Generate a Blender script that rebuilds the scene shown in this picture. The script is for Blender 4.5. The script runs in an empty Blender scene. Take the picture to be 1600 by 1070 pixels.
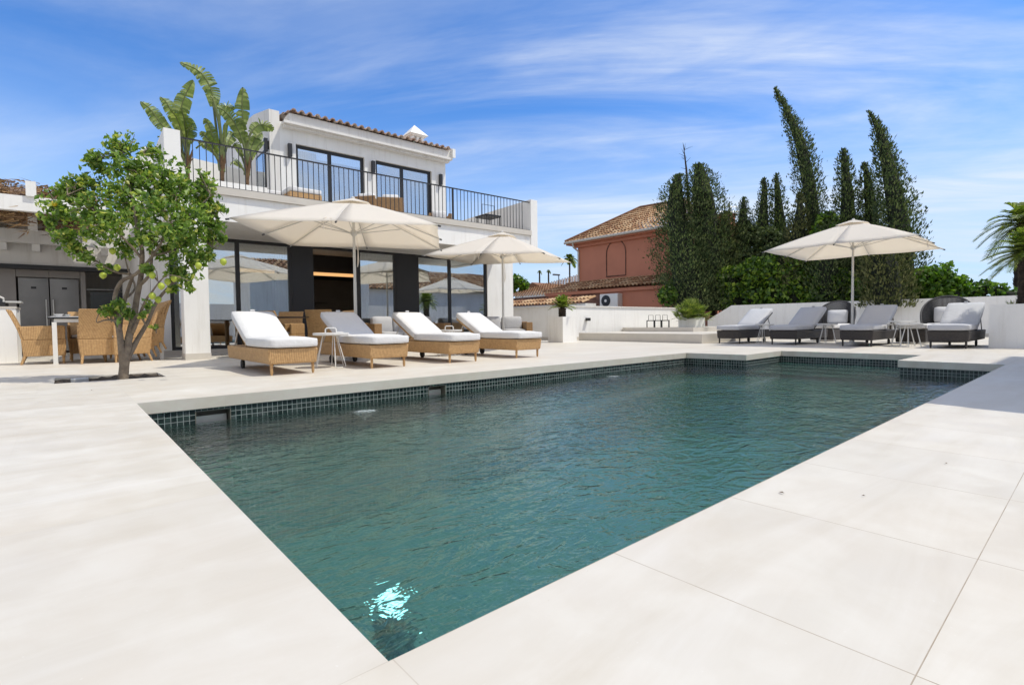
import bpy, bmesh, math, random
import numpy as np
from mathutils import Vector, Matrix, noise as mnoise
random.seed(7); rng = np.random.default_rng(7)
SC = bpy.context.scene; COL = SC.collection
PI = math.pi
# ---------------------------------------------------------------- camera
FPX, PITCH, ROLL, YAW, CH = 808.5, -.0366, -.012, -.7155, .57
_R = (Matrix.Rotation(YAW, 3, 'Z') @ Matrix.Rotation(PITCH, 3, 'X') @ Matrix(((1,0,0),(0,0,-1),(0,1,0))) @ Matrix.Rotation(ROLL, 3, 'Z'))
cam = bpy.data.cameras.new('camera'); camo = bpy.data.objects.new('camera', cam); COL.objects.link(camo)
cam.sensor_width = 36; cam.lens = FPX/1600*36; cam.clip_start = .05; cam.clip_end = 3000
camo.matrix_world = Matrix.Translation((0,0,CH)) @ _R.to_4x4()
SC.camera = camo
# ---------------------------------------------------------------- sun, sky, exposure
SUN_AZ = Vector((.69,-.72,0)).normalized(); SUN_EL = math.radians(60)
sun = bpy.data.lights.new('sun','SUN'); sun.energy = 3.1; sun.angle = math.radians(.5); sun.color = (1,.95,.83)
suno = bpy.data.objects.new('sun', sun); COL.objects.link(suno)
sd = SUN_AZ*math.cos(SUN_EL) + Vector((0,0,math.sin(SUN_EL)))
suno.rotation_euler = sd.to_track_quat('Z','Y').to_euler(); suno.location = (20,-20,30)
SC.view_settings.view_transform = 'Standard'; SC.view_settings.look = 'None'; SC.view_settings.gamma = 1
SC.view_settings.exposure = 0.09
w = bpy.data.worlds.new('World'); SC.world = w; w.use_nodes = True
N = w.node_tree.nodes; L = w.node_tree.links
for n in list(N): N.remove(n)
def wn(t, **k):
    n = N.new(t)
    for a, b in k.items(): setattr(n, a, b)
    return n
out = wn('ShaderNodeOutputWorld'); bg = wn('ShaderNodeBackground'); bg.inputs[1].default_value = .16
sky = wn('ShaderNodeTexSky', sky_type='NISHITA'); sky.sun_disc = False
sky.sun_elevation = SUN_EL; sky.sun_rotation = math.radians(136); sky.altitude = 50; sky.air_density = 1.0; sky.dust_density = .3; sky.ozone_density = 2.2
tc = wn('ShaderNodeTexCoord'); sep = wn('ShaderNodeSeparateXYZ'); L.new(tc.outputs['Generated'], sep.inputs[0])
def wm(op, a, b=None, c=None):
    n = wn('ShaderNodeMath', operation=op)
    for i, v in enumerate((a, b, c)):
        if v is None: continue
        if isinstance(v, (int, float)): n.inputs[i].default_value = v
        else: L.new(v, n.inputs[i])
    return n.outputs[0]
den = wm('ADD', wm('MAXIMUM', sep.outputs['Z'], 0.0), .16)
cA = wm('DIVIDE', wm('SUBTRACT', wm('MULTIPLY', sep.outputs['X'], .754), wm('MULTIPLY', sep.outputs['Y'], .656)), den)
cB = wm('DIVIDE', wm('ADD', wm('MULTIPLY', sep.outputs['X'], .656), wm('MULTIPLY', sep.outputs['Y'], .754)), den)
cmb = wn('ShaderNodeCombineXYZ'); L.new(cA, cmb.inputs[0]); L.new(wm('ADD', cB, wm('MULTIPLY', cA, .22)), cmb.inputs[1])
def cloud(rot, sc, nscale, detail, lo, hi, dist, off=(0,0,0)):
    mp = wn('ShaderNodeMapping'); mp.inputs['Rotation'].default_value = (0,0,rot); mp.inputs['Scale'].default_value = sc; mp.inputs['Location'].default_value = off
    L.new(cmb.outputs[0], mp.inputs[0])
    nz = wn('ShaderNodeTexNoise'); nz.inputs['Scale'].default_value = nscale; nz.inputs['Detail'].default_value = detail; nz.inputs['Roughness'].default_value = .58; nz.inputs['Distortion'].default_value = dist
    L.new(mp.outputs[0], nz.inputs[0])
    mr = wn('ShaderNodeMapRange', interpolation_type='SMOOTHSTEP'); mr.inputs[1].default_value = lo; mr.inputs[2].default_value = hi
    L.new(nz.outputs[0], mr.inputs[0]); return mr.outputs[0]
c1 = cloud(.0, (.42,1.25,1), .85, 8, .31, .70, .9, (3.4,1.9,0))
c2 = cloud(.0, (.7,2.3,1), 1.9, 8, .30, .70, 1.1, (1,5,0))
# more cirrus towards the +X side of the sky
side = wn('ShaderNodeMapRange', interpolation_type='SMOOTHSTEP'); side.inputs[1].default_value = .25; side.inputs[2].default_value = .85
L.new(sep.outputs['X'], side.inputs[0])
cm = wm('MULTIPLY', c1, wm('ADD', wm('MULTIPLY', c2, .5), .5))
cm = wm('MULTIPLY', cm, wm('ADD', wm('MULTIPLY', side.outputs[0], .85), .52))
cm = wm('MULTIPLY', cm, .80)
tint = wn('ShaderNodeMix', data_type='RGBA', blend_type='MULTIPLY'); tint.inputs[0].default_value = 1
L.new(sky.outputs[0], tint.inputs[6]); tint.inputs[7].default_value = (.33,.72,1.16,1)
mx = wn('ShaderNodeMix', data_type='RGBA'); L.new(cm, mx.inputs[0]); L.new(tint.outputs[2], mx.inputs[6]); mx.inputs[7].default_value = (5.0,5.4,6.0,1)
hz = wn('ShaderNodeMapRange', interpolation_type='SMOOTHSTEP'); hz.inputs[1].default_value = .44; hz.inputs[2].default_value = -.02; hz.inputs[3].default_value = 0; hz.inputs[4].default_value = .85
L.new(sep.outputs['Z'], hz.inputs[0])
mx2 = wn('ShaderNodeMix', data_type='RGBA'); L.new(hz.outputs[0], mx2.inputs[0]); L.new(mx.outputs[2], mx2.inputs[6]); mx2.inputs[7].default_value = (3.9,4.8,6.0,1)
# bright cloud veil added behind the camera and at the zenith to lift shade
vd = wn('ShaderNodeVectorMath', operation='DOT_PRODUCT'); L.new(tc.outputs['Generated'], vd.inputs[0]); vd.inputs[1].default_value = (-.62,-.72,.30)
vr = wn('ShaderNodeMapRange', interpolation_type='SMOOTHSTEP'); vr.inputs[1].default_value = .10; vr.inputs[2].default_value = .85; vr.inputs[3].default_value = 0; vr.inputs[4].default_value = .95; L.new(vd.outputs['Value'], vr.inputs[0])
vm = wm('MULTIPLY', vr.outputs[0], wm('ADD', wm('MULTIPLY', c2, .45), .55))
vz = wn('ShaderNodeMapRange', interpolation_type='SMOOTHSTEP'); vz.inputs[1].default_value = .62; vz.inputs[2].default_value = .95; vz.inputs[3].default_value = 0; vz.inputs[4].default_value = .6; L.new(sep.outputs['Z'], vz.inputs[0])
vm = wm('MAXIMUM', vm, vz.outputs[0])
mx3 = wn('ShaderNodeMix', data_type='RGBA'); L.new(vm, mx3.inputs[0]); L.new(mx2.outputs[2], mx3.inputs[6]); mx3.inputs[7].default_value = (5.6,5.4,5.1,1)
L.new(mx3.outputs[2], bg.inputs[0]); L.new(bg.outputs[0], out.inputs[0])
SC.cycles.use_denoising = True
SC.cycles.max_bounces = 7; SC.cycles.transparent_max_bounces = 10; SC.cycles.caustics_reflective = False; SC.cycles.caustics_refractive = True
SC.cycles.sample_clamp_indirect = 6
# ---------------------------------------------------------------- where a point of the place is, seen from the camera position
RN = np.array(_R)
def ray(px, py): return RN @ np.array([px-800, -(py-535), -FPX])
def gp(px, py, z=0):
    d = ray(px, py); t = (z-CH)/d[2]; return Vector((d[0]*t, d[1]*t, z))
def onx(px, py, X):
    d = ray(px, py); t = X/d[0]; return Vector((X, d[1]*t, d[2]*t+CH))
def ony(px, py, Y):
    d = ray(px, py); t = Y/d[1]; return Vector((d[0]*t, Y, d[2]*t+CH))
def dep(px, py, D):
    d = ray(px, py)/FPX*D; return Vector((d[0], d[1], d[2]+CH))
# ---------------------------------------------------------------- node helpers
def newmat(name):
    m = bpy.data.materials.new(name); m.use_nodes = True
    nt = m.node_tree
    return m, nt.nodes, nt.links, nt.nodes['Principled BSDF']
def nd(Ns, t, **k):
    n = Ns.new(t)
    for a, b in k.items(): setattr(n, a, b)
    return n
def mth(Ns, Ls, op, a, b=None, c=None):
    n = Ns.new('ShaderNodeMath'); n.operation = op
    for i, v in enumerate((a, b, c)):
        if v is None: continue
        if isinstance(v, (int, float)): n.inputs[i].default_value = v
        else: Ls.new(v, n.inputs[i])
    return n.outputs[0]
def mixc(Ns, Ls, f, a, b, mode='MIX'):
    n = Ns.new('ShaderNodeMix'); n.data_type = 'RGBA'; n.blend_type = mode
    for i, v in ((0, f), (6, a), (7, b)):
        if isinstance(v, (int, float)): n.inputs[i].default_value = v
        elif isinstance(v, tuple): n.inputs[i].default_value = (*v, 1) if len(v) == 3 else v
        else: Ls.new(v, n.inputs[i])
    return n.outputs[2]
def noise(Ns, Ls, vec, scale, detail=4, rough=.55, dist=0):
    n = Ns.new('ShaderNodeTexNoise'); n.inputs['Scale'].default_value = scale; n.inputs['Detail'].default_value = detail
    n.inputs['Roughness'].default_value = rough; n.inputs['Distortion'].default_value = dist
    if vec is not None: Ls.new(vec, n.inputs[0])
    return n.outputs[0]
def mrange(Ns, Ls, v, a, b, c=0., d=1.):
    n = Ns.new('ShaderNodeMapRange'); n.inputs[1].default_value = a; n.inputs[2].default_value = b; n.inputs[3].default_value = c; n.inputs[4].default_value = d
    Ls.new(v, n.inputs[0]); return n.outputs[0]
def bump(Ns, Ls, B, h, s, d=.01):
    n = Ns.new('ShaderNodeBump'); n.inputs['Strength'].default_value = s; n.inputs['Distance'].default_value = d
    Ls.new(h, n.inputs['Height']); Ls.new(n.outputs[0], B.inputs['Normal'])
def plain(name, col, rough=.6, var=.08, vscale=3, bs=0, bscale=60, metal=0, spec=.5, dark=None, bd=.004):
    m, Ns, Ls, B = newmat(name)
    tc = nd(Ns, 'ShaderNodeTexCoord').outputs['Object']
    f = mrange(Ns, Ls, noise(Ns, Ls, tc, vscale, 5), .3, .7)
    c2 = dark or tuple(c*(1-var*2) for c in col)
    Ls.new(mixc(Ns, Ls, f, c2, col), B.inputs['Base Color'])
    B.inputs['Roughness'].default_value = rough; B.inputs['Metallic'].default_value = metal; B.inputs['Specular IOR Level'].default_value = spec
    if bs: bump(Ns, Ls, B, noise(Ns, Ls, tc, bscale, 3), bs, bd)
    return m
def leafmat(name, cols, trans=.35, rough=.45, spec=.4, scale=None):
    m, Ns, Ls, B = newmat(name)
    g = nd(Ns, 'ShaderNodeNewGeometry').outputs['Random Per Island']
    r = nd(Ns, 'ShaderNodeValToRGB'); Ls.new(g, r.inputs[0])
    e = r.color_ramp.elements
    while len(e) < len(cols): e.new(.5)
    for i, (p, c) in enumerate(cols): e[i].position = p; e[i].color = (*c, 1)
    Ls.new(r.outputs[0], B.inputs['Base Color']); B.inputs['Roughness'].default_value = rough; B.inputs['Specular IOR Level'].default_value = spec
    t = nd(Ns, 'ShaderNodeBsdfTranslucent'); Ls.new(mixc(Ns, Ls, 1., r.outputs[0], (1.5,1.7,.7), 'MULTIPLY'), t.inputs[0])
    ms = nd(Ns, 'ShaderNodeMixShader'); ms.inputs[0].default_value = trans
    Ls.new(B.outputs[0], ms.inputs[1]); Ls.new(t.outputs[0], ms.inputs[2]); Ls.new(ms.outputs[0], Ns['Material Output'].inputs[0])
    return m
M = {}
M['plaster'] = plain('white_plaster', (.87,.86,.835), .85, .035, 1.3, .25, 35)
def streaked(m, col, amt):
    Ns, Ls = m.node_tree.nodes, m.node_tree.links; B = Ns['Principled BSDF']; o = Ns.new('ShaderNodeTexCoord').outputs['Object']
    mp = Ns.new('ShaderNodeMapping'); mp.inputs['Scale'].default_value = (5,5,.45); Ls.new(o, mp.inputs[0])
    f = mrange(Ns, Ls, noise(Ns, Ls, mp.outputs[0], 1.6, 6, .7), .50, .78, 0, amt); src = B.inputs['Base Color'].links[0].from_socket
    Ls.new(mixc(Ns, Ls, f, src, col), B.inputs['Base Color'])
streaked(M['plaster'], (.50,.46,.40), .35)
M['plaster2'] = plain('aged_plaster', (.80,.775,.74), .88, .05, 1.0, .25, 35)
streaked(M['plaster2'], (.42,.37,.31), .5)
M['stone'] = plain('limestone_trim', (.60,.56,.50), .7, .04, 4, .15, 50)
M['skimmer'] = plain('skimmer_plastic', (.20,.19,.155), .6, .1, 8)
M['black'] = plain('black_metal', (.018,.018,.02), .45, .1, 5)
M['anthracite'] = plain('anthracite_panel', (.014,.015,.019), .5, .05, 3)
M['whitemetal'] = plain('white_metal', (.78,.77,.74), .4, .02)
M['alu'] = plain('pale_aluminium', (.62,.61,.58), .35, .03, 4, metal=.3)
M['cushw'] = plain('white_cushion', (.72,.715,.715), .9, .03, 2, .6, 7, bd=.035)
M['cushg'] = plain('grey_cushion', (.52,.53,.56), .9, .04, 2, .5, 9, bd=.02)
M['cushs'] = plain('grey_sofa_cushion', (.50,.50,.51), .9, .05, 2, .6, 8, bd=.02)
M['rope'] = plain('dark_rope', (.075,.073,.075), .7, .2, 20, .4, 120)
M['rubber'] = plain('rubber', (.02,.02,.02), .7)
M['steel'] = plain('brushed_steel', (.27,.26,.25), .40, .12, 2.2, metal=.75)
M['cabinet'] = plain('taupe_cabinet', (.36,.33,.31), .5, .02)
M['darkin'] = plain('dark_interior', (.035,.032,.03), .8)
M['bark'] = plain('lemon_bark', (.26,.21,.155), .9, .22, 14, .8, 40, dark=(.13,.10,.075), bd=.02)
M['barkd'] = plain('dark_bark', (.07,.05,.035), .95, .3, 14, .9, 30, bd=.03)
M['soil'] = plain('soil', (.10,.075,.055), .95, .3, 14, 1, 30, bd=.03)
M['terraplaster'] = plain('salmon_render', (.58,.235,.145), .9, .08, .7, .3, 25)
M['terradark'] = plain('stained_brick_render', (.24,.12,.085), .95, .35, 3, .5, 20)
M['ground'] = plain('dry_ground', (.20,.17,.12), .95, .2, .2)
M['thatch'] = plain('heather_thatch', (.46,.33,.24), .95, .35, 22, 1, 80, dark=(.20,.12,.09), bd=.05)
M['grillglass'] = plain('grill_hood', (.05,.055,.06), .25)
M['lemon'] = plain('green_lemon', (.42,.50,.05), .45, .12, 10, .2, 80)
M['lemony'] = plain('yellow_lemon', (.75,.50,.04), .45, .1, 10, .2, 80)
M['vase'] = plain('dark_ceramic', (.03,.025,.02), .5)
M['juice'] = plain('orange_juice', (.80,.32,.03), .3)
M['china'] = plain('white_china', (.75,.75,.75), .25)
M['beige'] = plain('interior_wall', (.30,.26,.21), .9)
# ---------- paving: world-size slabs with fine joints
def deckmat():
    m, Ns, Ls, B = newmat('porcelain_paving')
    o = nd(Ns, 'ShaderNodeTexCoord').outputs['Object']
    s = nd(Ns, 'ShaderNodeSeparateXYZ'); Ls.new(o, s.inputs[0])
    def joint(v, off, p, wd):
        f = mth(Ns, Ls, 'FRACT', mth(Ns, Ls, 'DIVIDE', mth(Ns, Ls, 'SUBTRACT', v, off), p))
        d = mth(Ns, Ls, 'ABSOLUTE', mth(Ns, Ls, 'SUBTRACT', f, .5))
        return mth(Ns, Ls, 'GREATER_THAN', d, .5-wd/p)
    jm = mth(Ns, Ls, 'MAXIMUM', joint(s.outputs[0], .408, .605, .0012), joint(s.outputs[1], .19, .60, .0010))
    n1 = noise(Ns, Ls, o, .9, 5, .6); n2 = noise(Ns, Ls, o, 5, 6, .6, .4)
    mp = nd(Ns, 'ShaderNodeMapping'); mp.inputs['Scale'].default_value = (.6,3.2,1); mp.inputs['Rotation'].default_value = (0,0,.5); Ls.new(o, mp.inputs[0])
    n3 = noise(Ns, Ls, mp.outputs[0], 1.3, 6, .65, .8)
    # a shade of its own for every slab
    cx = mth(Ns, Ls, 'FLOOR', mth(Ns, Ls, 'DIVIDE', mth(Ns, Ls, 'SUBTRACT', s.outputs[0], .408), .605))
    cy = mth(Ns, Ls, 'FLOOR', mth(Ns, Ls, 'DIVIDE', mth(Ns, Ls, 'SUBTRACT', s.outputs[1], .19), .60))
    cc = nd(Ns, 'ShaderNodeCombineXYZ'); Ls.new(cx, cc.inputs[0]); Ls.new(cy, cc.inputs[1])
    wn_ = nd(Ns, 'ShaderNodeTexWhiteNoise'); Ls.new(cc.outputs[0], wn_.inputs[0])
    a = mixc(Ns, Ls, mrange(Ns, Ls, n3, .3, .72), (.585,.535,.45), (.70,.665,.605))
    a = mixc(Ns, Ls, mrange(Ns, Ls, n1, .40, .72, 0, .4), a, (.62,.525,.41))
    a = mixc(Ns, Ls, mrange(Ns, Ls, n2, .45, .8, 0, .55), a, (.73,.705,.65))
    a = mixc(Ns, Ls, mth(Ns, Ls, 'MULTIPLY', wn_.outputs[0], .22), a, (.50,.47,.43))
    sp = mrange(Ns, Ls, noise(Ns, Ls, o, 120, 2, .5), .70, .78)
    a = mixc(Ns, Ls, mth(Ns, Ls, 'MULTIPLY', sp, .30), a, (.78,.76,.73))
    sp2 = mrange(Ns, Ls, noise(Ns, Ls, o, 34, 3, .7), .715, .78)
    a = mixc(Ns, Ls, mth(Ns, Ls, 'MULTIPLY', sp2, .45), a, (.36,.29,.21))
    grt = mth(Ns, Ls, 'MULTIPLY', mrange(Ns, Ls, s.outputs[0], .3, .5, .12, 1), mrange(Ns, Ls, s.outputs[1], .85, 1.5, 1, .16))
    jj = mth(Ns, Ls, 'MULTIPLY', mth(Ns, Ls, 'MULTIPLY', jm, grt), mrange(Ns, Ls, n2, .35, .65, .45, .95))
    a = mixc(Ns, Ls, jj, a, (.29,.215,.14))
    Ls.new(a, B.inputs['Base Color']); Ls.new(mrange(Ns, Ls, n2, .3, .7, .42, .6), B.inputs['Roughness']); B.inputs['Specular IOR Level'].default_value = .3
    h = mth(Ns, Ls, 'SUBTRACT', mth(Ns, Ls, 'MULTIPLY', noise(Ns, Ls, o, 90, 3), .25), jm)
    bump(Ns, Ls, B, h, .35, .002)
    return m
M['deck'] = deckmat()
def mosaic(name, pitch, grout, c1, c2, gcol):
    m, Ns, Ls, B = newmat(name)
    o = nd(Ns, 'ShaderNodeTexCoord').outputs['Object']; nrm = nd(Ns, 'ShaderNodeNewGeometry').outputs['True Normal']
    s = nd(Ns, 'ShaderNodeSeparateXYZ'); Ls.new(o, s.inputs[0]); q = nd(Ns, 'ShaderNodeSeparateXYZ'); Ls.new(nrm, q.inputs[0])
    ms = []; fl = []
    for i in range(3):
        sh = mth(Ns, Ls, 'DIVIDE', mth(Ns, Ls, 'ADD', s.outputs[i], .0995 if i == 2 else .0137), pitch)
        f = mth(Ns, Ls, 'FRACT', sh)
        on = mth(Ns, Ls, 'LESS_THAN', mth(Ns, Ls, 'ABSOLUTE', q.outputs[i]), .5)
        ms.append(mth(Ns, Ls, 'MULTIPLY', mth(Ns, Ls, 'LESS_THAN', f, grout), on)); fl.append(mth(Ns, Ls, 'MULTIPLY', mth(Ns, Ls, 'FLOOR', sh), on))
    g = mth(Ns, Ls, 'MAXIMUM', mth(Ns, Ls, 'MAXIMUM', ms[0], ms[1]), ms[2])
    c = nd(Ns, 'ShaderNodeCombineXYZ'); [Ls.new(fl[i], c.inputs[i]) for i in range(3)]
    wn_ = nd(Ns, 'ShaderNodeTexWhiteNoise'); Ls.new(c.outputs[0], wn_.inputs[0])
    a = mixc(Ns, Ls, wn_.outputs[0], c1, c2)
    sc = mrange(Ns, Ls, noise(Ns, Ls, o, 5, 6, .7), .60, .72, 0, .35)
    a = mixc(Ns, Ls, sc, a, (.30,.33,.33))
    Ls.new(mixc(Ns, Ls, g, a, gcol), B.inputs['Base Color'])
    Ls.new(mrange(Ns, Ls, g, 0, 1, .18, .8), B.inputs['Roughness'])
    bump(Ns, Ls, B, g, -.3, .002)
    return m
M['mosaic'] = mosaic('green_glass_mosaic', .0425, .10, (.007,.016,.015), (.045,.066,.060), (.30,.33,.32))
M['poolfloor'] = mosaic('teal_mosaic_floor', .0425, .10, (.095,.205,.180), (.19,.325,.290), (.24,.37,.34))
def watermat():
    m, Ns, Ls, B = newmat('pool_water')
    o = nd(Ns, 'ShaderNodeTexCoord').outputs['Object']
    def rip(rot, sc, s, det, dist):
        mp = nd(Ns, 'ShaderNodeMapping'); mp.inputs['Rotation'].default_value = (0,0,rot); mp.inputs['Scale'].default_value = sc; Ls.new(o, mp.inputs[0])
        return noise(Ns, Ls, mp.outputs[0], s, det, .55, dist)
    h = mth(Ns, Ls, 'MULTIPLY', rip(.75, (1,1.3,1), 1.5, 3, .6), 1.3)
    h = mth(Ns, Ls, 'ADD', h, mth(Ns, Ls, 'MULTIPLY', rip(.2, (1,1.7,1), 4.2, 2, 1.8), 1.0))
    h = mth(Ns, Ls, 'ADD', h, mth(Ns, Ls, 'MULTIPLY', rip(1.1, (1,1.4,1), 10, 2, 1.6), .34))
    h = mth(Ns, Ls, 'ADD', h, mth(Ns, Ls, 'MULTIPLY', rip(.5, (1,1.5,1), 27, 2, 1.2), .06))
    bn = nd(Ns, 'ShaderNodeBump'); bn.inputs['Strength'].default_value = 1; bn.inputs['Distance'].default_value = .018; Ls.new(h, bn.inputs['Height'])
    fr = nd(Ns, 'ShaderNodeFresnel'); fr.inputs[0].default_value = 1.44; Ls.new(bn.outputs[0], fr.inputs[1])
    gl = nd(Ns, 'ShaderNodeBsdfGlossy'); gl.inputs['Roughness'].default_value = .02; gl.inputs['Color'].default_value = (1,1,1,1); Ls.new(bn.outputs[0], gl.inputs['Normal'])
    tr = nd(Ns, 'ShaderNodeBsdfTransparent'); tr.inputs[0].default_value = (.66,.88,.87,1)
    rf = nd(Ns, 'ShaderNodeBsdfRefraction'); rf.inputs['IOR'].default_value = 1.33; rf.inputs['Roughness'].default_value = .03; rf.inputs['Color'].default_value = (.64,.90,.85,1); Ls.new(bn.outputs[0], rf.inputs['Normal'])
    m1 = nd(Ns, 'ShaderNodeMixShader'); m1.inputs[0].default_value = .72; Ls.new(tr.outputs[0], m1.inputs[1]); Ls.new(rf.outputs[0], m1.inputs[2])
    m2 = nd(Ns, 'ShaderNodeMixShader'); Ls.new(fr.outputs[0], m2.inputs[0]); Ls.new(m1.outputs[0], m2.inputs[1]); Ls.new(gl.outputs[0], m2.inputs[2])
    Ls.new(m2.outputs[0], Ns['Material Output'].inputs[0])
    return m
M['water'] = watermat()
def glassmat(name, base, tint):
    m, Ns, Ls, B = newmat(name)
    lw = nd(Ns, 'ShaderNodeFresnel'); lw.inputs[0].default_value = 1.5
    f = mth(Ns, Ls, 'MINIMUM', mth(Ns, Ls, 'ADD', lw.outputs[0], base), .95)
    gl = nd(Ns, 'ShaderNodeBsdfGlossy'); gl.inputs['Roughness'].default_value = 0; gl.inputs['Color'].default_value = (.93,.97,1,1)
    o = nd(Ns, 'ShaderNodeTexCoord').outputs['Object']
    bn = nd(Ns, 'ShaderNodeBump'); bn.inputs['Strength'].default_value = .05; bn.inputs['Distance'].default_value = .02; Ls.new(noise(Ns, Ls, o, 1.2, 1), bn.inputs['Height']); Ls.new(bn.outputs[0], gl.inputs['Normal'])
    tr = nd(Ns, 'ShaderNodeBsdfTransparent'); tr.inputs[0].default_value = (*tint, 1)
    mxs = nd(Ns, 'ShaderNodeMixShader'); Ls.new(f, mxs.inputs[0]); Ls.new(tr.outputs[0], mxs.inputs[1]); Ls.new(gl.outputs[0], mxs.inputs[2])
    Ls.new(mxs.outputs[0], Ns['Material Output'].inputs[0]); return m
M['glass'] = glassmat('window_glass', .44, (.75,.8,.8))
def wicker(name, c1, c2, pitch, dirx=None):
    m, Ns, Ls, B = newmat(name)
    o = nd(Ns, 'ShaderNodeTexCoord').outputs['Object']; s = nd(Ns, 'ShaderNodeSeparateXYZ'); Ls.new(o, s.inputs[0])
    u = mth(Ns, Ls, 'ADD', s.outputs[0], s.outputs[1])
    a = mth(Ns, Ls, 'SINE', mth(Ns, Ls, 'MULTIPLY', u, 2*PI/pitch))
    b = mth(Ns, Ls, 'SINE', mth(Ns, Ls, 'MULTIPLY', mth(Ns, Ls, 'ADD', s.outputs[2], mth(Ns, Ls, 'MULTIPLY', s.outputs[1], .5)), 2*PI/.009))
    h = mth(Ns, Ls, 'ADD', mth(Ns, Ls, 'MULTIPLY', a, .8), mth(Ns, Ls, 'MULTIPLY', b, .3))
    f = mth(Ns, Ls, 'ADD', mrange(Ns, Ls, a, -1, 1, 0, .55), mrange(Ns, Ls, noise(Ns, Ls, o, 30, 4), .3, .7, 0, .45))
    Ls.new(mixc(Ns, Ls, f, c1, c2), B.inputs['Base Color']); B.inputs['Roughness'].default_value = .6
    bump(Ns, Ls, B, h, .6, .004); return m
M['wicker'] = wicker('honey_wicker', (.34,.18,.07), (.66,.42,.19), .020)
M['wickerd'] = wicker('dark_wicker', (.022,.018,.016), (.075,.065,.06), .018)
M['wickerb'] = wicker('brown_wicker', (.20,.11,.045), (.42,.25,.11), .020)
def canvas():
    m, Ns, Ls, B = newmat('parasol_canvas')
    o = nd(Ns, 'ShaderNodeTexCoord').outputs['Object']
    c = mixc(Ns, Ls, noise(Ns, Ls, o, 2.5, 4), (.87,.87,.86), (.91,.91,.90))
    Ls.new(c, B.inputs['Base Color']); B.inputs['Roughness'].default_value = .9; B.inputs['Specular IOR Level'].default_value = .1
    t = nd(Ns, 'ShaderNodeBsdfTranslucent'); t.inputs[0].default_value = (.93,.85,.73,1)
    ms = nd(Ns, 'ShaderNodeMixShader'); ms.inputs[0].default_value = .56
    Ls.new(B.outputs[0], ms.inputs[1]); Ls.new(t.outputs[0], ms.inputs[2]); Ls.new(ms.outputs[0], Ns['Material Output'].inputs[0])
    bump(Ns, Ls, B, noise(Ns, Ls, o, 3, 2), .3, .03); return m
M['canvas'] = canvas()
def curtain():
    m, Ns, Ls, B = newmat('sheer_curtain')
    B.inputs['Base Color'].default_value = (.62,.63,.58,1); B.inputs['Roughness'].default_value = .9
    t = nd(Ns, 'ShaderNodeBsdfTranslucent'); t.inputs[0].default_value = (.6,.6,.55,1)
    ms = nd(Ns, 'ShaderNodeMixShader'); ms.inputs[0].default_value = .3
    Ls.new(B.outputs[0], ms.inputs[1]); Ls.new(t.outputs[0], ms.inputs[2]); Ls.new(ms.outputs[0], Ns['Material Output'].inputs[0]); return m
M['curtain'] = curtain()
def emit(name, col, s):
    m, Ns, Ls, B = newmat(name); B.inputs['Base Color'].default_value = (*col,1)
    B.inputs['Emission Color'].default_value = (*col,1); B.inputs['Emission Strength'].default_value = s; return m
M['coveglow'] = emit('warm_led', (1,.55,.22), .85)
M['poollamp'] = emit('pool_lamp_lens', (.50,.92,1), 3.0)
def tilemat(name, c1, c2, c3):
    m, Ns, Ls, B = newmat(name)
    at = nd(Ns, 'ShaderNodeAttribute'); at.attribute_name = 'shade'
    r = nd(Ns, 'ShaderNodeValToRGB'); Ls.new(at.outputs['Fac'], r.inputs[0]); e = r.color_ramp.elements; e.new(.5)
    for i, (p, c) in enumerate(((0,c1),(.5,c2),(1,c3))): e[i].position = p; e[i].color = (*c,1)
    o = nd(Ns, 'ShaderNodeTexCoord').outputs['Object']
    c = mixc(Ns, Ls, mrange(Ns, Ls, noise(Ns, Ls, o, 3, 5, .7), .5, .75, 0, .7), r.outputs[0], (.10,.07,.045))
    Ls.new(c, B.inputs['Base Color']); B.inputs['Roughness'].default_value = .9; bump(Ns, Ls, B, noise(Ns, Ls, o, 30, 4), .4, .01); return m
M['tile'] = tilemat('clay_roof_tiles', (.22,.10,.05), (.42,.25,.13), (.58,.42,.26))
M['tilew'] = tilemat('house_roof_tiles', (.36,.22,.16), (.62,.48,.38), (.78,.72,.65))
M['lf_lemon'] = leafmat('lemon_leaves', [(0,(.06,.12,.022)),(.4,(.15,.25,.045)),(.85,(.28,.38,.08)),(1,(.58,.55,.14))], .38, .45, .45)
M['lf_cyp'] = leafmat('cypress_foliage', [(0,(.028,.050,.020)),(.5,(.075,.11,.045)),(1,(.18,.21,.09))], .2, .7, .2)
M['lf_cypd'] = leafmat('dry_cypress_foliage', [(0,(.03,.042,.018)),(.5,(.085,.10,.04)),(1,(.17,.17,.075))], .15, .8, .2)
M['lf_ivy'] = leafmat('ivy_leaves', [(0,(.02,.05,.010)),(.5,(.09,.18,.024)),(.85,(.22,.34,.04)),(1,(.36,.46,.07))], .38, .4, .5)
M['lf_bush'] = leafmat('bright_bush_leaves', [(0,(.03,.08,.010)),(.5,(.09,.19,.02)),(1,(.20,.32,.035))], .35, .4, .5)
M['lf_strel'] = leafmat('strelitzia_leaves', [(0,(.09,.13,.03)),(.5,(.17,.22,.05)),(1,(.34,.38,.14))], .35, .4, .5)
M['inner'] = plain('shaded_inner', (.020,.028,.012), .9, .3, 6, 1, 6, bd=.1)  # dark filler core, shade deep in the foliage put into its colour
M['thatchy'] = leafmat('loose_heather', [(0,(.12,.07,.05)),(.5,(.34,.21,.13)),(.8,(.50,.33,.18)),(1,(.60,.42,.28))], .15, .9, .1)
M['lf_palm'] = leafmat('palm_leaves', [(0,(.06,.11,.018)),(.5,(.15,.21,.035)),(1,(.34,.37,.08))], .3, .45, .5)
M['stalk'] = plain('leaf_stalks', (.14,.17,.05), .6, .2, 8)
M['stalkbrown'] = plain('dry_leaf_bases', (.20,.11,.05), .8, .3, 12, .5, 30)
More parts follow.
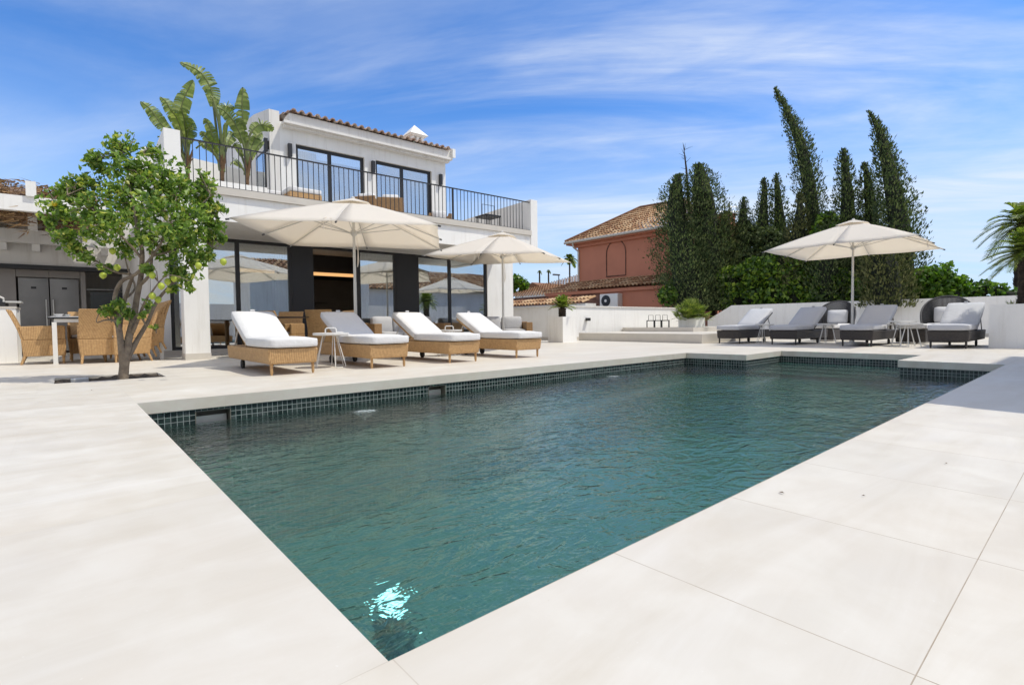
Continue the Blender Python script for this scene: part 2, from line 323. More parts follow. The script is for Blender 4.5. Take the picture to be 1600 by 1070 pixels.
# ---------------------------------------------------------------- mesh builder
class MB:
    def __init__(s): s.v = []; s.f = []
    def add(s, vs, fs):
        o = len(s.v); s.v += [tuple(v) for v in vs]; s.f += [tuple(i+o for i in f) for f in fs]; return s
    def box(s, a, b):
        (x0,y0,z0),(x1,y1,z1) = a, b
        return s.add([(x0,y0,z0),(x1,y0,z0),(x1,y1,z0),(x0,y1,z0),(x0,y0,z1),(x1,y0,z1),(x1,y1,z1),(x0,y1,z1)],
                     [(0,3,2,1),(4,5,6,7),(0,1,5,4),(1,2,6,5),(2,3,7,6),(3,0,4,7)])
    def prism(s, pts, z0, z1):   # ccw polygon in xy
        n = len(pts)
        return s.add([(x,y,z0) for x,y in pts]+[(x,y,z1) for x,y in pts],
                     [tuple(range(n))[::-1], tuple(range(n,2*n))]+[(i,(i+1)%n,(i+1)%n+n,i+n) for i in range(n)])
    def slab(s, P, d):           # polygon P (3d points) pushed along d
        n = len(P); d = Vector(d)
        return s.add([Vector(p) for p in P]+[Vector(p)+d for p in P],
                     [tuple(range(n))[::-1], tuple(range(n,2*n))]+[(i,(i+1)%n,(i+1)%n+n,i+n) for i in range(n)])
    def tube(s, pts, r, n=8, cap=True):
        pts = [Vector(p) for p in pts]; rs = r if isinstance(r, (list,tuple)) else [r]*len(pts)
        vs = []; up = None
        for i, p in enumerate(pts):
            t = (pts[min(i+1,len(pts)-1)]-pts[max(i-1,0)]).normalized()
            if up is None: up = t.orthogonal().normalized()
            up = (up - t*up.dot(t)); up = up.normalized() if up.length > 1e-6 else t.orthogonal().normalized()
            b = t.cross(up)
            for k in range(n):
                a = 2*PI*k/n; vs.append(p+(up*math.cos(a)+b*math.sin(a))*rs[i])
        fs = [(i*n+k, i*n+(k+1)%n, (i+1)*n+(k+1)%n, (i+1)*n+k) for i in range(len(pts)-1) for k in range(n)]
        if cap: fs += [tuple(range(n))[::-1], tuple(range((len(pts)-1)*n, len(pts)*n))]
        return s.add(vs, fs)
    def lathe(s, prof, n=20, c=(0,0,0)):   # (r, z) profile
        vs = [(c[0]+r*math.cos(2*PI*k/n), c[1]+r*math.sin(2*PI*k/n), c[2]+z) for r, z in prof for k in range(n)]
        m = len(prof)
        fs = [(i*n+k, i*n+(k+1)%n, (i+1)*n+(k+1)%n, (i+1)*n+k) for i in range(m-1) for k in range(n)]
        return s.add(vs, fs+[tuple(range(n))[::-1], tuple(range((m-1)*n, m*n))])
    def xf(s, mtx):
        s.v = [tuple(mtx @ Vector(v)) for v in s.v]; return s
def link(o, parent=None):
    COL.objects.link(o)
    if parent: o.parent = parent
    return o
def obj(name, mb, mat, parent=None, smooth=False, bevel=0, seg=2, solid=0, kind=None):
    me = bpy.data.meshes.new(name)
    if isinstance(mb, MB): me.from_pydata(mb.v, [], mb.f)
    else: me.from_pydata(*mb)
    if bevel:
        bm = bmesh.new(); bm.from_mesh(me); bmesh.ops.remove_doubles(bm, verts=bm.verts, dist=1e-5)
        es = [e for e in bm.edges if len(e.link_faces) == 2 and e.calc_face_angle(0) > .5]
        bmesh.ops.bevel(bm, geom=es, offset=bevel, segments=seg, affect='EDGES', profile=.5, clamp_overlap=True); bm.to_mesh(me); bm.free()
    me.update(); me.materials.append(M[mat] if isinstance(mat, str) else mat)
    if smooth: me.polygons.foreach_set('use_smooth', [True]*len(me.polygons))
    o = link(bpy.data.objects.new(name, me), parent)
    if solid:
        md = o.modifiers.new('thickness','SOLIDIFY'); md.thickness = solid
    if kind: o['kind'] = kind
    return o
def softbox(a, b, r=.03, seg=3, puff=.0):
    """a cushion: rounded box with slightly puffed faces"""
    bm = bmesh.new(); c = [(a[i]+b[i])/2 for i in range(3)]; d = [b[i]-a[i] for i in range(3)]
    bmesh.ops.create_cube(bm, size=1)
    for v in bm.verts: v.co = Vector((c[0]+v.co.x*d[0], c[1]+v.co.y*d[1], c[2]+v.co.z*d[2]))
    bmesh.ops.subdivide_edges(bm, edges=bm.edges, cuts=5, use_grid_fill=True)
    for v in bm.verts:
        q = [(v.co[i]-c[i])/(d[i]/2) for i in range(3)]
        p = [max(abs(t)-1+2*r/d[i], 0)/(2*r/d[i]) for i, t in enumerate(q)]
        k = math.sqrt(sum(t*t for t in p))
        for i in range(3):
            if k > 1: v.co[i] = c[i]+math.copysign(min(abs(q[i]),1-2*r/d[i])*d[i]/2 + (p[i]/k)*r, q[i])
        i = min(range(3), key=lambda j: d[j])
        oth = [j for j in range(3) if j != i]
        v.co[i] += q[i]*puff*(1-q[oth[0]]**2)*(1-q[oth[1]]**2)
    m = MB(); bm.verts.ensure_lookup_table()
    m.v = [tuple(v.co) for v in bm.verts]; m.f = [tuple(v.index for v in f.verts) for f in bm.faces]; bm.free(); return m
def tag(o, label=None, cat=None, group=None, kind=None):
    if label: o['label'] = label
    if cat: o['category'] = cat
    if group: o['group'] = group
    if kind: o['kind'] = kind
    return o
def thing(name, label, cat, loc=(0,0,0), rz=0, group=None):
    o = bpy.data.objects.new(name, None); COL.objects.link(o); o.empty_display_size = .2
    o.location = loc; o.rotation_euler = (0,0,rz); return tag(o, label, cat, group)
KIDS = {}
def kids(o): return [c for c in COL.objects if c.parent == o]
def dup(root, loc, rz, label):
    def cp(o, par):
        c = o.copy(); COL.objects.link(c)
        if par: c.parent = par
        for k in kids(o):
            if k is not c: cp(k, c)
        return c
    r = cp(root, None); r.location = loc; r.rotation_euler = (0,0,rz); r['label'] = label; return r
# ---------------------------------------------------------------- leaves
def leaves(P, size, asp=.5, bend=.25, Nrm=None, jit=.5, droop=0, six=False):
    """diamond leaves (2 bent halves) at the points P; returns (verts, [], faces)"""
    P = np.asarray(P, float); n = len(P)
    if n == 0: return ([], [], [])
    s = size*(1+jit*(rng.random(n)-.5))
    a = rng.normal(size=(n,3)); a[:,2] -= droop; a /= np.linalg.norm(a, axis=1)[:,None]
    b = rng.normal(size=(n,3))
    if Nrm is not None: b = b*.7+np.cross(np.asarray(Nrm), a)*1.3
    b -= a*(a*b).sum(1)[:,None]; b /= np.linalg.norm(b, axis=1)[:,None]
    c = np.cross(a, b)
    s_ = s[:,None]
    tip = P+a*s_*.5-c*s_*bend*.5; base = P-a*s_*.5-c*s_*bend*.3; l = P+b*s_*asp*.5+c*s_*bend*.2; r = P-b*s_*asp*.5+c*s_*bend*.2
    V = np.stack([base, l, tip, r], 1).reshape(-1,3)
    i = np.arange(n)*4
    F = np.concatenate([np.stack([i,i+1,i+2],1), np.stack([i,i+2,i+3],1)])
    return (V.tolist(), [], F.tolist())
def blobpts(c, r, n, shell=.55, squash=1):
    d = rng.normal(size=(n,3)); d /= np.linalg.norm(d, axis=1)[:,None]
    rad = (shell+(1-shell)*rng.random(n))**1.0
    q = d*rad[:,None]*r; q[:,2] *= squash
    return np.asarray(c)+q
# ================================================================ SETTING
# pool outline (deck edge)
POOL = [(.40,.79),(8.65,.80),(8.66,1.88),(10.11,1.89),(10.11,3.98),(8.60,3.94),(8.53,5.0),(3.27,4.89),(3.27,4.885),(.41,4.82)]
POOL = [(.40,.79),(8.65,.80),(8.66,1.88),(10.11,1.89),(10.11,3.98),(8.60,3.94),(8.53,5.0),(.41,4.82)]
PIT = [(-.08,7.20),(.90,7.20),(.90,8.0),(-.08,8.0)]
def sheet_with_holes(outer, holes, z):
    bm = bmesh.new(); es = []
    for loop in [outer]+holes:
        vs = [bm.verts.new((x,y,z)) for x,y in loop]
        es += [bm.edges.new((vs[i], vs[(i+1)%len(vs)])) for i in range(len(vs))]
    bmesh.ops.triangle_fill(bm, edges=es, use_beauty=True)
    m = MB(); bm.verts.ensure_lookup_table(); bm.verts.index_update()
    m.v = [tuple(v.co) for v in bm.verts]
    m.f = [tuple(v.index for v in (f.verts if f.normal.z >= 0 else reversed(f.verts))) for f in bm.faces]; bm.free(); return m
dk = sheet_with_holes([(-9,-6),(21.2,-6),(21.2,11.6),(14.6,19.5),(-9,19.5)], [POOL, PIT], 0)
for lp, z0 in ((POOL,-.092),(PIT,-.014)):
    n = len(lp)
    for i in range(n):
        (x0,y0),(x1,y1) = lp[i], lp[(i+1)%n]
        dk.add([(x0,y0,0),(x0,y0,z0),(x1,y1,z0),(x1,y1,0)], [(0,1,2,3)])
# underside lip of the coping
def inset(poly, d):
    n = len(poly); o = []
    for i in range(n):
        a, b, c = Vector(poly[i-1]), Vector(poly[i]), Vector(poly[(i+1)%n])
        n1 = (b-a).normalized(); n2 = (c-b).normalized()
        m1 = Vector((n1.y,-n1.x)); m2 = Vector((n2.y,-n2.x))
        k = (m1+m2)/(1+m1.dot(m2)); o.append(tuple(b+k*d))
    return o
POOLI = inset(POOL, .014)
for i in range(len(POOL)):
    a, b = POOL[i], POOL[(i+1)%len(POOL)]; c, d = POOLI[i], POOLI[(i+1)%len(POOL)]
    dk.add([(*a,-.092),(*c,-.092),(*d,-.092),(*b,-.092)], [(0,1,2,3)])
obj('pool_deck', dk, 'deck', kind='structure')
g = MB(); g.box((-400,-400,-2.2),(400,400,-2.0)); obj('ground', g, 'ground', kind='structure')
# basin
bs = MB(); n = len(POOLI); ZB = -1.35
SK = [(.80,1.05),(3.03,3.25)]      # skimmer mouths in the far long wall
def walltop(x0,y0,x1,y1):
    bs.add([(x0,y0,-.0925),(x0,y0,ZB),(x1,y1,ZB),(x1,y1,-.0925)], [(0,1,2,3)])
for i in range(n):
    (x0,y0),(x1,y1) = POOLI[i], POOLI[(i+1)%n]
    if i == 6:
        yl = lambda x: y0+(y1-y0)*(x-x0)/(x1-x0)
        xs = [x0, SK[1][1], SK[1][0], SK[0][1], SK[0][0], x1]
        for a, b in ((0,1),(2,3),(4,5)): walltop(xs[a], yl(xs[a]), xs[b], yl(xs[b]))
        for a, b in ((1,2),(3,4)):
            bs.add([(xs[a],yl(xs[a]),-.0925),(xs[a],yl(xs[a]),-.118),(xs[b],yl(xs[b]),-.118),(xs[b],yl(xs[b]),-.0925)], [(0,1,2,3)])
            bs.add([(xs[a],yl(xs[a]),-.225),(xs[a],yl(xs[a]),ZB),(xs[b],yl(xs[b]),ZB),(xs[b],yl(xs[b]),-.225)], [(0,1,2,3)])
    else: walltop(x0,y0,x1,y1)
obj('pool_basin', bs, 'mosaic', kind='structure')
fl = MB().add([(x,y,ZB+.001) for x,y in POOLI], [tuple(range(n))]); obj('pool_floor', fl, 'poolfloor', kind='structure')
st = MB()
for k, (xa, zt) in enumerate(((9.75,-.26),(9.40,-.45),(9.05,-.66),(8.70,-.88))): st.box((xa,1.905,ZB+.002),(10.096,3.962,zt-.0005*k)) if k == 0 else st.box((xa,1.905+.0,ZB+.002),((9.75,9.40,9.05)[k-1]-.001,3.962,zt))
obj('pool_steps', st, 'poolfloor', kind='structure')
wt = MB().add([(x,y,-.21) for x,y in inset(POOL,.0135)], [tuple(range(n))]); obj('pool_water', wt, 'water', kind='structure')
# skimmers, inlets, lamp
for (a, b), lab in zip(SK, ('skimmer mouth in the mosaic wall near the left pool corner','skimmer mouth in the mosaic wall below the second wicker lounger')):
    yw = 4.81+(a-.41)*.0222
    t = thing('pool_skimmer', lab, 'skimmer', (a, yw, 0), 0, 'skimmers in the far pool wall'); t.rotation_euler = (0,0,.0222)
    m = MB(); W = b-a
    m.box((-.006,.022,-.225),(0.0,.16,-.115)); m.box((W,.022,-.225),(W+.006,.16,-.115)); m.box((0,.022,-.237),(W,.16,-.225)); m.box((0,.022,-.117),(W,.16,-.111)); m.box((0,.15,-.225),(W,.16,-.117))
    obj('housing', m, 'skimmer', t)
    m = MB(); m.box((.01,.10,-.222),(W-.01,.115,-.165)); obj('weir_flap', m, 'alu', t)
def jet(x, y, lab):
    t = thing('pool_inlet', lab, 'pool inlet', (x,y,-.21), 0, 'bubbling inlets')
    vs = []; fs = []; nr, na = 9, 30
    for i in range(nr):
        for k in range(na):
            r = .105*i/(nr-1); a = 2*PI*k/na
            z = .004*math.exp(-(r/.05)**2)+.003*mnoise.noise(Vector((r*math.cos(a)*45, r*math.sin(a)*45, x)))*(1-i/(nr-1)) - (.004 if i == nr-1 else 0)
            vs.append((r*math.cos(a)*1.5, r*math.sin(a)*.9, z))
    fs = [(i*na+k, i*na+(k+1)%na, (i+1)*na+(k+1)%na, (i+1)*na+k) for i in range(nr-1) for k in range(na)]
    obj('bubbling_water', (vs,[],fs), M['foam'], t, smooth=True)
m_, Ns, Ls, B = newmat('foamy_water'); o_ = nd(Ns,'ShaderNodeTexCoord').outputs['Object']
B.inputs['Base Color'].default_value = (.8,.88,.88,1); B.inputs['Roughness'].default_value = .12
tr = nd(Ns,'ShaderNodeBsdfTransparent'); ms = nd(Ns,'ShaderNodeMixShader')
ln = nd(Ns,'ShaderNodeVectorMath', operation='LENGTH'); Ls.new(o_, ln.inputs[0])
al = mth(Ns,Ls,'MULTIPLY', mrange(Ns,Ls,noise(Ns,Ls,o_,38,4,.6,1),.42,.58), mrange(Ns,Ls,ln.outputs['Value'],.13,.03))
Ls.new(al, ms.inputs[0]); Ls.new(tr.outputs[0], ms.inputs[1]); Ls.new(B.outputs[0], ms.inputs[2]); Ls.new(ms.outputs[0], Ns['Material Output'].inputs[0]); bump(Ns,Ls,B,noise(Ns,Ls,o_,60,3),.8,.02)
M['foam'] = m_
jet(2.06,4.42,'water bubbling from the inlet under the mosaic wall between the two skimmers')
jet(6.0,4.68,'small patch of bubbling water at the far end of the long mosaic wall')
t = thing('pool_lamp', 'lit underwater pool lamp glowing pale blue in the near pool corner', 'pool lamp', (.914,1.754,-.80))
m = MB().lathe([(.058,0),(.058,.02),(.045,.03),(.001,.032)], 24); obj('lens', m, 'poollamp', t)
m = MB().lathe([(.072,-.545),(.072,.008),(.06,.012),(.06,-.545)], 24); obj('lamp_niche', m, 'poolfloor', t)
# tree pit soil
m = MB(); nx = 14
vs = [(-.08+.98*i/nx, 7.2+.8*j/nx, -.022+.045*max(-.3,mnoise.noise(Vector((i*.7,j*.7,0))))) for i in range(nx+1) for j in range(nx+1)]
m.add(vs, [(i*(nx+1)+j, (i+1)*(nx+1)+j, (i+1)*(nx+1)+j+1, i*(nx+1)+j+1) for i in range(nx) for j in range(nx)])
obj('tree_pit_soil', m, 'soil', kind='structure')
t = thing('spot_lamp', 'small grey ground spotlight standing in the tree pit', 'spotlight', (.13,7.36,-.05), .4)
m = MB().box((-.07,-.04,0),(.07,.04,.085)); obj('housing', m, 'alu', t, bevel=.01); m = MB().tube([(0,0,-.02),(0,0,.01)],.02); obj('spike', m, 'black', t)
# ================================================================ WHITE HOUSE
TH = -.025; P0 = gp(290.6,562.5); HX = Vector((math.cos(TH),math.sin(TH),0)); HY = Vector((-math.sin(TH),math.cos(TH),0))
def hp(px, py, v):      # house coordinates (u, z) on the plane v
    d = Vector(ray(px,py)); t = (P0+HY*v).dot(HY)/d.dot(HY)
    p = d*t; return (p-P0).dot(HX), p.z+CH
def H2W(u, v, z): return P0+HX*u+HY*v+Vector((0,0,z))
house = thing('villa', 'white two-storey villa with a railed roof terrace and dark sliding glass doors', 'house', P0, TH)
VF = 2.0      # facade plane
def wall_with_holes(name, u0, u1, z0, z1, v, thick, holes, mat='plaster', parent=house):
    """wall in the plane v, facing -v, with rectangular openings (u0,u1,z0,z1)"""
    us = sorted({u0,u1,*[h[0] for h in holes],*[h[1] for h in holes]}); zs = sorted({z0,z1,*[h[2] for h in holes],*[h[3] for h in holes]})
    m = MB()
    inh = lambda a, b: any(h[0] < a < h[1] and h[2] < b < h[3] for h in holes)
    for i in range(len(us)-1):
        for j in range(len(zs)-1):
            a, b = (us[i]+us[i+1])/2, (zs[j]+zs[j+1])/2
            if inh(a, b): continue
            q = [(us[i],zs[j]),(us[i+1],zs[j]),(us[i+1],zs[j+1]),(us[i],zs[j+1])]
            m.add([(x,v,z) for x,z in q], [(0,1,2,3)]); m.add([(x,v+thick,z) for x,z in q], [(3,2,1,0)])
    for a,b,c,d in holes:
        for (p, q) in (((a,c),(b,c)),((b,c),(b,d)),((b,d),(a,d)),((a,d),(a,c))):
            m.add([(p[0],v,p[1]),(q[0],v,q[1]),(q[0],v+thick,q[1]),(p[0],v+thick,p[1])], [(0,1,2,3)])
    for (p, q) in (((u0,z0),(u1,z0)),((u1,z0),(u1,z1)),((u1,z1),(u0,z1)),((u0,z1),(u0,z0))):
        m.add([(p[0],v,p[1]),(q[0],v,q[1]),(q[0],v+thick,q[1]),(p[0],v+thick,p[1])], [(3,2,1,0)])
    return obj(name, m, mat, parent)
def framed(name, u0, u1, z0, z1, v, mull, fw=.055, pane=True, label=None, base=.07):
    fr = MB(); fr.box((u0,v-.03,z0),(u0+fw,v+.04,z1)); fr.box((u1-fw,v-.03,z0),(u1,v+.04,z1)); fr.box((u0+fw,v-.03,z1-fw),(u1-fw,v+.04,z1)); fr.box((u0+fw,v-.03,z0),(u1-fw,v+.04,z0+base))
    for k in mull: fr.box((k-fw*.6,v-.028,z0+base),(k+fw*.6,v+.038,z1-fw))
    w_ = obj(name, fr, 'black', house)
    if label: w_['label'] = label
    p = MB().box((u0+fw,v+.004,z0+base),(u1-fw,v+.010,z1-fw)); obj('pane', p, 'glass', w_); return w_
ZS = 2.49     # soffit
# --- ground floor: glazed wall between u 0.40 and 8.18, white wall at both ends
uR = hp(762,489,VF)[0]
wall_with_holes('facade_wall', -.28, 9.12, 0, ZS, VF, .25, [(.02,uR,.10,ZS-.006)])
sk = MB().box((-.28,VF-.012,0),(.02,VF,.10)); sk.box((uR,VF-.012,0),(9.12,VF,.10)); sk.box((.02,VF-.02,0),(uR,VF+.30,.098)); obj('skirting', sk, 'stone', house)
u1 = hp(372,420,VF)[0]; u2 = hp(457,450,VF)[0]; u3 = hp(491,450,VF)[0]; u4 = hp(561,450,VF)[0]; u5 = hp(620,450,VF)[0]; u6 = hp(652,450,VF)[0]; u7 = hp(704,450,VF)[0]
framed('sliding_door', .02, u2, .10, ZS-.008, VF+.06, [u1], .07, label='left pair of tall sliding panes')
obj('wall_panel', MB().box((u2,VF+.02,.10),(u3,VF+.14,ZS-.008)), 'anthracite', house)
# open bay (door slid away) from u3 to u4
m = MB(); m.box((u3,VF+.03,ZS-.07),(u4,VF+.12,ZS-.008)); m.box((u4-.05,VF+.03,.10),(u4,VF+.12,ZS-.07)); obj('door_frame', m, 'black', house)
framed('sliding_door', u4, u5, .10, ZS-.008, VF+.06, [], .06, label='sliding pane right of the open doorway')
obj('wall_panel', MB().box((u5,VF+.02,.10),(u6,VF+.14,ZS-.008)), 'anthracite', house)
framed('sliding_door', u6, uR, .10, ZS-.008, VF+.06, [u7], .07, label='right pair of sliding panes')
# --- interior
m = MB(); m.box((.0,VF+.3,.06),(9.1,8,.098)); obj('interior_floor', m, 'stone', house)
m = MB(); m.box((-.2,7.2,.1),(9.1,7.3,ZS)); m.box((-.27,VF+.26,.1),(-.17,7.2,ZS)); m.box((9.0,VF+.26,.1),(9.1,7.2,ZS)); m.box((3.2,4.6,.1),(3.28,7.2,ZS)); obj('interior_wall', m, 'beige', house)
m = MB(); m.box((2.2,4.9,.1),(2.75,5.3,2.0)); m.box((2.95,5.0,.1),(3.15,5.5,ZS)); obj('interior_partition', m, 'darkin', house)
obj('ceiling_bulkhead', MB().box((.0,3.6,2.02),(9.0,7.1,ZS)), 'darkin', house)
obj('niche_shelf', MB().box((3.6,5.6,1.30),(4.6,5.85,1.33)), 'beige', house); obj('niche_shelf', MB().box((3.6,5.6,.75),(4.6,5.85,.78)), 'beige', house); obj('niche_wall', MB().box((3.28,5.86,.1),(9.0,5.95,2.02)), 'beige', house)
obj('cove_light', MB().box((1.6,3.56,1.93),(4.6,3.60,2.015)), 'coveglow', house)
def curtain_mb(u0, u1, v, z0, z1, p=.055, a=.022):
    m = MB(); nn_ = int((u1-u0)/p*6)
    for i in range(nn_+1):
        u = u0+(u1-u0)*i/nn_; y = v+a*math.sin(2*PI*u/p)+.01*math.sin(u*9)
        m.v += [(u,y,z0),(u,y,z1)]
    m.f += [(2*i,2*i+2,2*i+3,2*i+1) for i in range(nn_)]; return m
obj('curtain', curtain_mb(hp(431,450,2.2)[0], hp(459,450,2.2)[0], VF+.24, .11, ZS-.02), 'curtain', house)
obj('curtain', curtain_mb(hp(563,450,2.2)[0], hp(577,450,2.2)[0], VF+.24, .11, ZS-.02), 'curtain', house)
obj('curtain', curtain_mb(hp(653,450,2.2)[0], hp(675,450,2.2)[0], VF+.24, .11, ZS-.02), 'curtain', house)
# --- terrace slab, coping, pillar
UR = 8.11; UE = 8.35; ZC0, ZC1 = 2.955, 3.085
m = MB(); m.box((-.20,0.02,ZS),(UE,2.0,2.952)); m.box((-.20,2.26,ZS+.002),(9.0,7.9,2.953)); m.box((-.198,2.0,ZS+.001),(UE-.002,2.26,2.9515)); obj('terrace_slab', m, 'plaster', house)
m = MB(); m.box((.04,-.035,ZC0),(UR-.002,.30,ZC1)); obj('terrace_coping', m, 'stone', house)
obj('terrace_floor', MB().box((.04,.30,ZC0),(UR-.002,7.8,3.0)), 'stone', house)
m = MB(); m.box((.0,0,.11),(.385,.40,ZS)); p_ = obj('pillar', m, 'plaster', house)
obj('pillar_base', MB().box((-.006,-.008,0),(.391,.408,.11)), 'stone', p_)
m = MB(); m.slab([(-.21,0,2.952),(-.21,0,3.96),(-.21,1.2,3.96),(-.21,3.2,3.5),(-.21,6.9,3.3),(-.21,6.9,2.952)], (.24,0,0)); obj('terrace_parapet', m, 'plaster', house)
m = MB(); m.slab([(UR,-.006,2.45),(UR,-.006,3.93),(UR,7.9,3.84),(UR,7.9,2.954),(UR,2,2.954),(UR,2.0,2.45)][::-1], (UE-UR,0,0)); obj('terrace_parapet', m, 'plaster', house)
m = MB(); m.box((6.6,7.66,3.0),(UR,7.9,3.84)); obj('terrace_parapet', m, 'plaster', house)
# --- railing
m = MB(); m.box((.03,.035,3.845),(UR,.065,3.868)); m.box((.03,.04,ZC1+.012),(UR,.06,ZC1+.027)); rail = obj('railing', m, 'black', house)
m = MB(); m.box((-.006,-.006,ZC1+.027),(.006,.006,3.845)); b0 = obj('baluster', m, 'black', rail)
nb = 75; b0.location = (.11,.05,0)
for k in range(1, nb):
    b = b0.copy(); COL.objects.link(b); b.parent = rail; b.location = (.11+k*(7.95-.11)/nb,.05,0)
m = MB(); [m.box((x-.012,.036,ZC1),(x+.012,.064,3.845)) for x in (5.62,)]; obj('rail_post', m, 'black', rail)
# --- upper storey
VU = 3.0; uW = hp(438,240,VU)[0]; uWR = hp(695.5,240,VU)[0]
wz1 = 5.15; ua0 = hp(463,260,VU)[0]; ua1 = hp(570,280,VU)[0]; um = hp(517,260,VU)[0]; ub0 = hp(587.5,280,VU)[0]; ub1 = hp(674.5,280,VU)[0]; umb = hp(630,280,VU)[0]
wall_with_holes('upper_wall', uW, uWR, 3.0, 5.62, VU, .3, [(ua0,ua1,3.02,wz1),(ub0,ub1,3.02,wz1)])
framed('upper_window', ua0, ua1, 3.02, wz1, VU+.10, [um], .07, label='left upper sliding window')
framed('upper_window', ub0, ub1, 3.02, wz1, VU+.10, [umb], .07, label='right upper sliding window')
obj('curtain', curtain_mb(ua0+.1, ua0+.62, VU+.32, 3.05, wz1-.05), 'curtain', house)
obj('curtain', curtain_mb(ub1-.8, ub1-.12, VU+.32, 3.05, wz1-.05), 'curtain', house)
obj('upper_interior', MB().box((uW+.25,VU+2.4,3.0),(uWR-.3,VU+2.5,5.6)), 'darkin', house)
# side wall (left) with its rising parapet and a small window
s0 = [(VU,3.0),(VU,5.86),(4.4,6.16),(6.2,6.35),(8.6,6.0),(8.6,3.0)]
m = MB().slab([(uW-.0,v,z) for v,z in s0], (-.24,0,0)); obj('gable_wall', m, 'plaster2', house)
m = MB(); m.box((uW-.262,VU+.35,3.6),(uW-.242,VU+1.25,4.98)); q = obj('side_window', m, 'black', house); obj('pane', MB().box((uW-.268,VU+.42,3.66),(uW-.263,VU+1.18,4.92)), 'glass', q)
m = MB(); m.slab([(uWR,v,z) for v,z in [(VU,3.0),(VU,5.62),(7.9,6.5),(7.9,3.0)]], (-.24,0,0)); 
m.xf(Matrix.Translation((-.002,.302,0))); obj('side_wall', m, 'plaster', house)
# eaves: stepped cornice and fascia, tile roof
m = MB(); e0 = uW+.06; e1 = uWR+.10
m.box((e0,VU-.16,5.47),(e1-.05,VU-.002,5.53)); m.box((e0-.02,VU-.26,5.53),(e1,VU+.30,5.59)); m.box((e0+.12,VU-.20,5.59),(e1-.02,VU+.28,5.80)); obj('cornice', m, 'plaster2', house)
def tile_roof(name, A, Bp, C, D, mat, parent, pitch=.20, row=.36, amp=.055, label=None):
    """barrel tiles over the quad A(eave left) B(eave right) C(ridge right) D(ridge left), 3d points"""
    A, Bp, C, D = map(Vector, (A,Bp,C,D)); nu = max(2,int(round((Bp-A).length/pitch))); nv = max(2,int(round(((D-A).length+(C-Bp).length)/2/row)))
    nrm = (Bp-A).cross(D-A).normalized()
    if nrm.z < 0: nrm = -nrm
    prof = [(0,0),(.10,.75),(.28,1.0),(.5,.75),(.62,0),(.8,-.45)]; K = len(prof)
    vs = []; good = []; gs = []; W = nu*K
    for j in range(nv):
        rings = []
        for e, t in ((0, j/nv),(1,(j+1)/nv+.002)):
            rings.append(len(vs))
            for i in range(nu):
                for (a, h) in prof:
                    s = (i+a)/nu; p = A.lerp(Bp, s).lerp(D.lerp(C, s), min(t,1))
                    vs.append(p+nrm*(h*amp*(1.12-.25*e)+(.045 if e == 0 else 0.0)+.012*mnoise.noise(Vector((i*3.1,j*1.7,5)))))
        o, q = rings; l = len(vs); vs += [v-nrm*.03 for v in vs[o:o+W]]
        for i in range(W-1):
            if i % K == K-1 and False: continue
            good.append((o+i,o+i+1,q+i+1,q+i)); gs.append(((j*131+(i//K)*57+(i//K)*j*29+(11 if i%K < 4 else 0))%97)/97)
            good.append((l+i,l+i+1,o+i+1,o+i)); gs.append(.12)
    me = bpy.data.meshes.new(name); me.from_pydata([tuple(v) for v in vs], [], good); me.materials.append(M[mat])
    at = me.attributes.new('shade','FLOAT','FACE'); at.data.foreach_set('value', gs)
    o_ = link(bpy.data.objects.new(name, me), parent)
    if label: o_['label'] = label
    return o_
tile_roof('tile_roof', (e0+.14,VU-.30,5.80),(e1-.04,VU-.30,5.80),(e1-.04,7.5,6.75),(e0+.14,7.5,6.75), 'tilew', house, .19, .42, .047)
m = MB().slab([(e1-.02,v,z) for v,z in [(VU-.30,5.60),(VU-.30,5.86),(7.5,6.85),(7.5,6.5)]], (.10,0,0)); obj('verge', m, 'plaster', house)
# chimney
cu = (hp(633,215,4.6)[0]+hp(663,215,4.6)[0])/2
m = MB(); m.box((cu-.22,4.4,5.9),(cu+.22,4.84,6.42))
for a in (-1,0,1):
    for b in (-1,0,1):
        if a or b: m.box((cu+a*.17-.045,4.62+b*.17-.045,6.42),(cu+a*.17+.045,4.62+b*.17+.045,6.66))
m.box((cu-.28,4.34,6.66),(cu+.28,4.90,6.70)); m.add([(cu-.33,4.29,6.70),(cu+.33,4.29,6.70),(cu+.33,4.95,6.70),(cu-.33,4.95,6.70),(cu,4.62,7.08)], [(3,2,1,0),(0,1,4),(1,2,4),(2,3,4),(3,0,4)])
obj('chimney', m, 'plaster', house)
# wall lamps on the upper storey
for px, py, side_ in ((453,235,0),(583,261,0),(688.5,281,0),(430,233,1)):
    if not side_:
        u, z = hp(px,py,VU-.05); m = MB().box((u-.045,VU-.10,z-.16),(u+.045,VU-.012,z+.16)); m.box((u-.03,VU-.012,z-.12),(u+.03,VU,z+.12))
    else:
        z = 5.0; m = MB().box((uW-.35,VU+.04,z-.16),(uW-.27,VU+.13,z+.16)); m.box((uW-.27,VU+.06,z-.1),(uW-.24,VU+.11,z+.1))
    obj('wall_lamp', m, 'anthracite', house, bevel=.006)
# --- wing behind the lemon tree and left upper wing
m = MB(); m.slab([(-.40,5.5,2.6),(-.40,5.5,4.5),(-.05,5.5,5.15),(2.3,5.5,4.95),(2.3,5.5,3.0),(-.2,5.5,2.6)][::-1], (0,2.0,0)); obj('left_wing', m, 'plaster', house)
# terrace planter wall
m = MB(); m.box((.75,1.7,3.0),(1.86,2.35,3.62)); m.box((-.0,3.6,3.0),(.7,5.49,3.7)); obj('planter_wall', m, 'plaster', house)
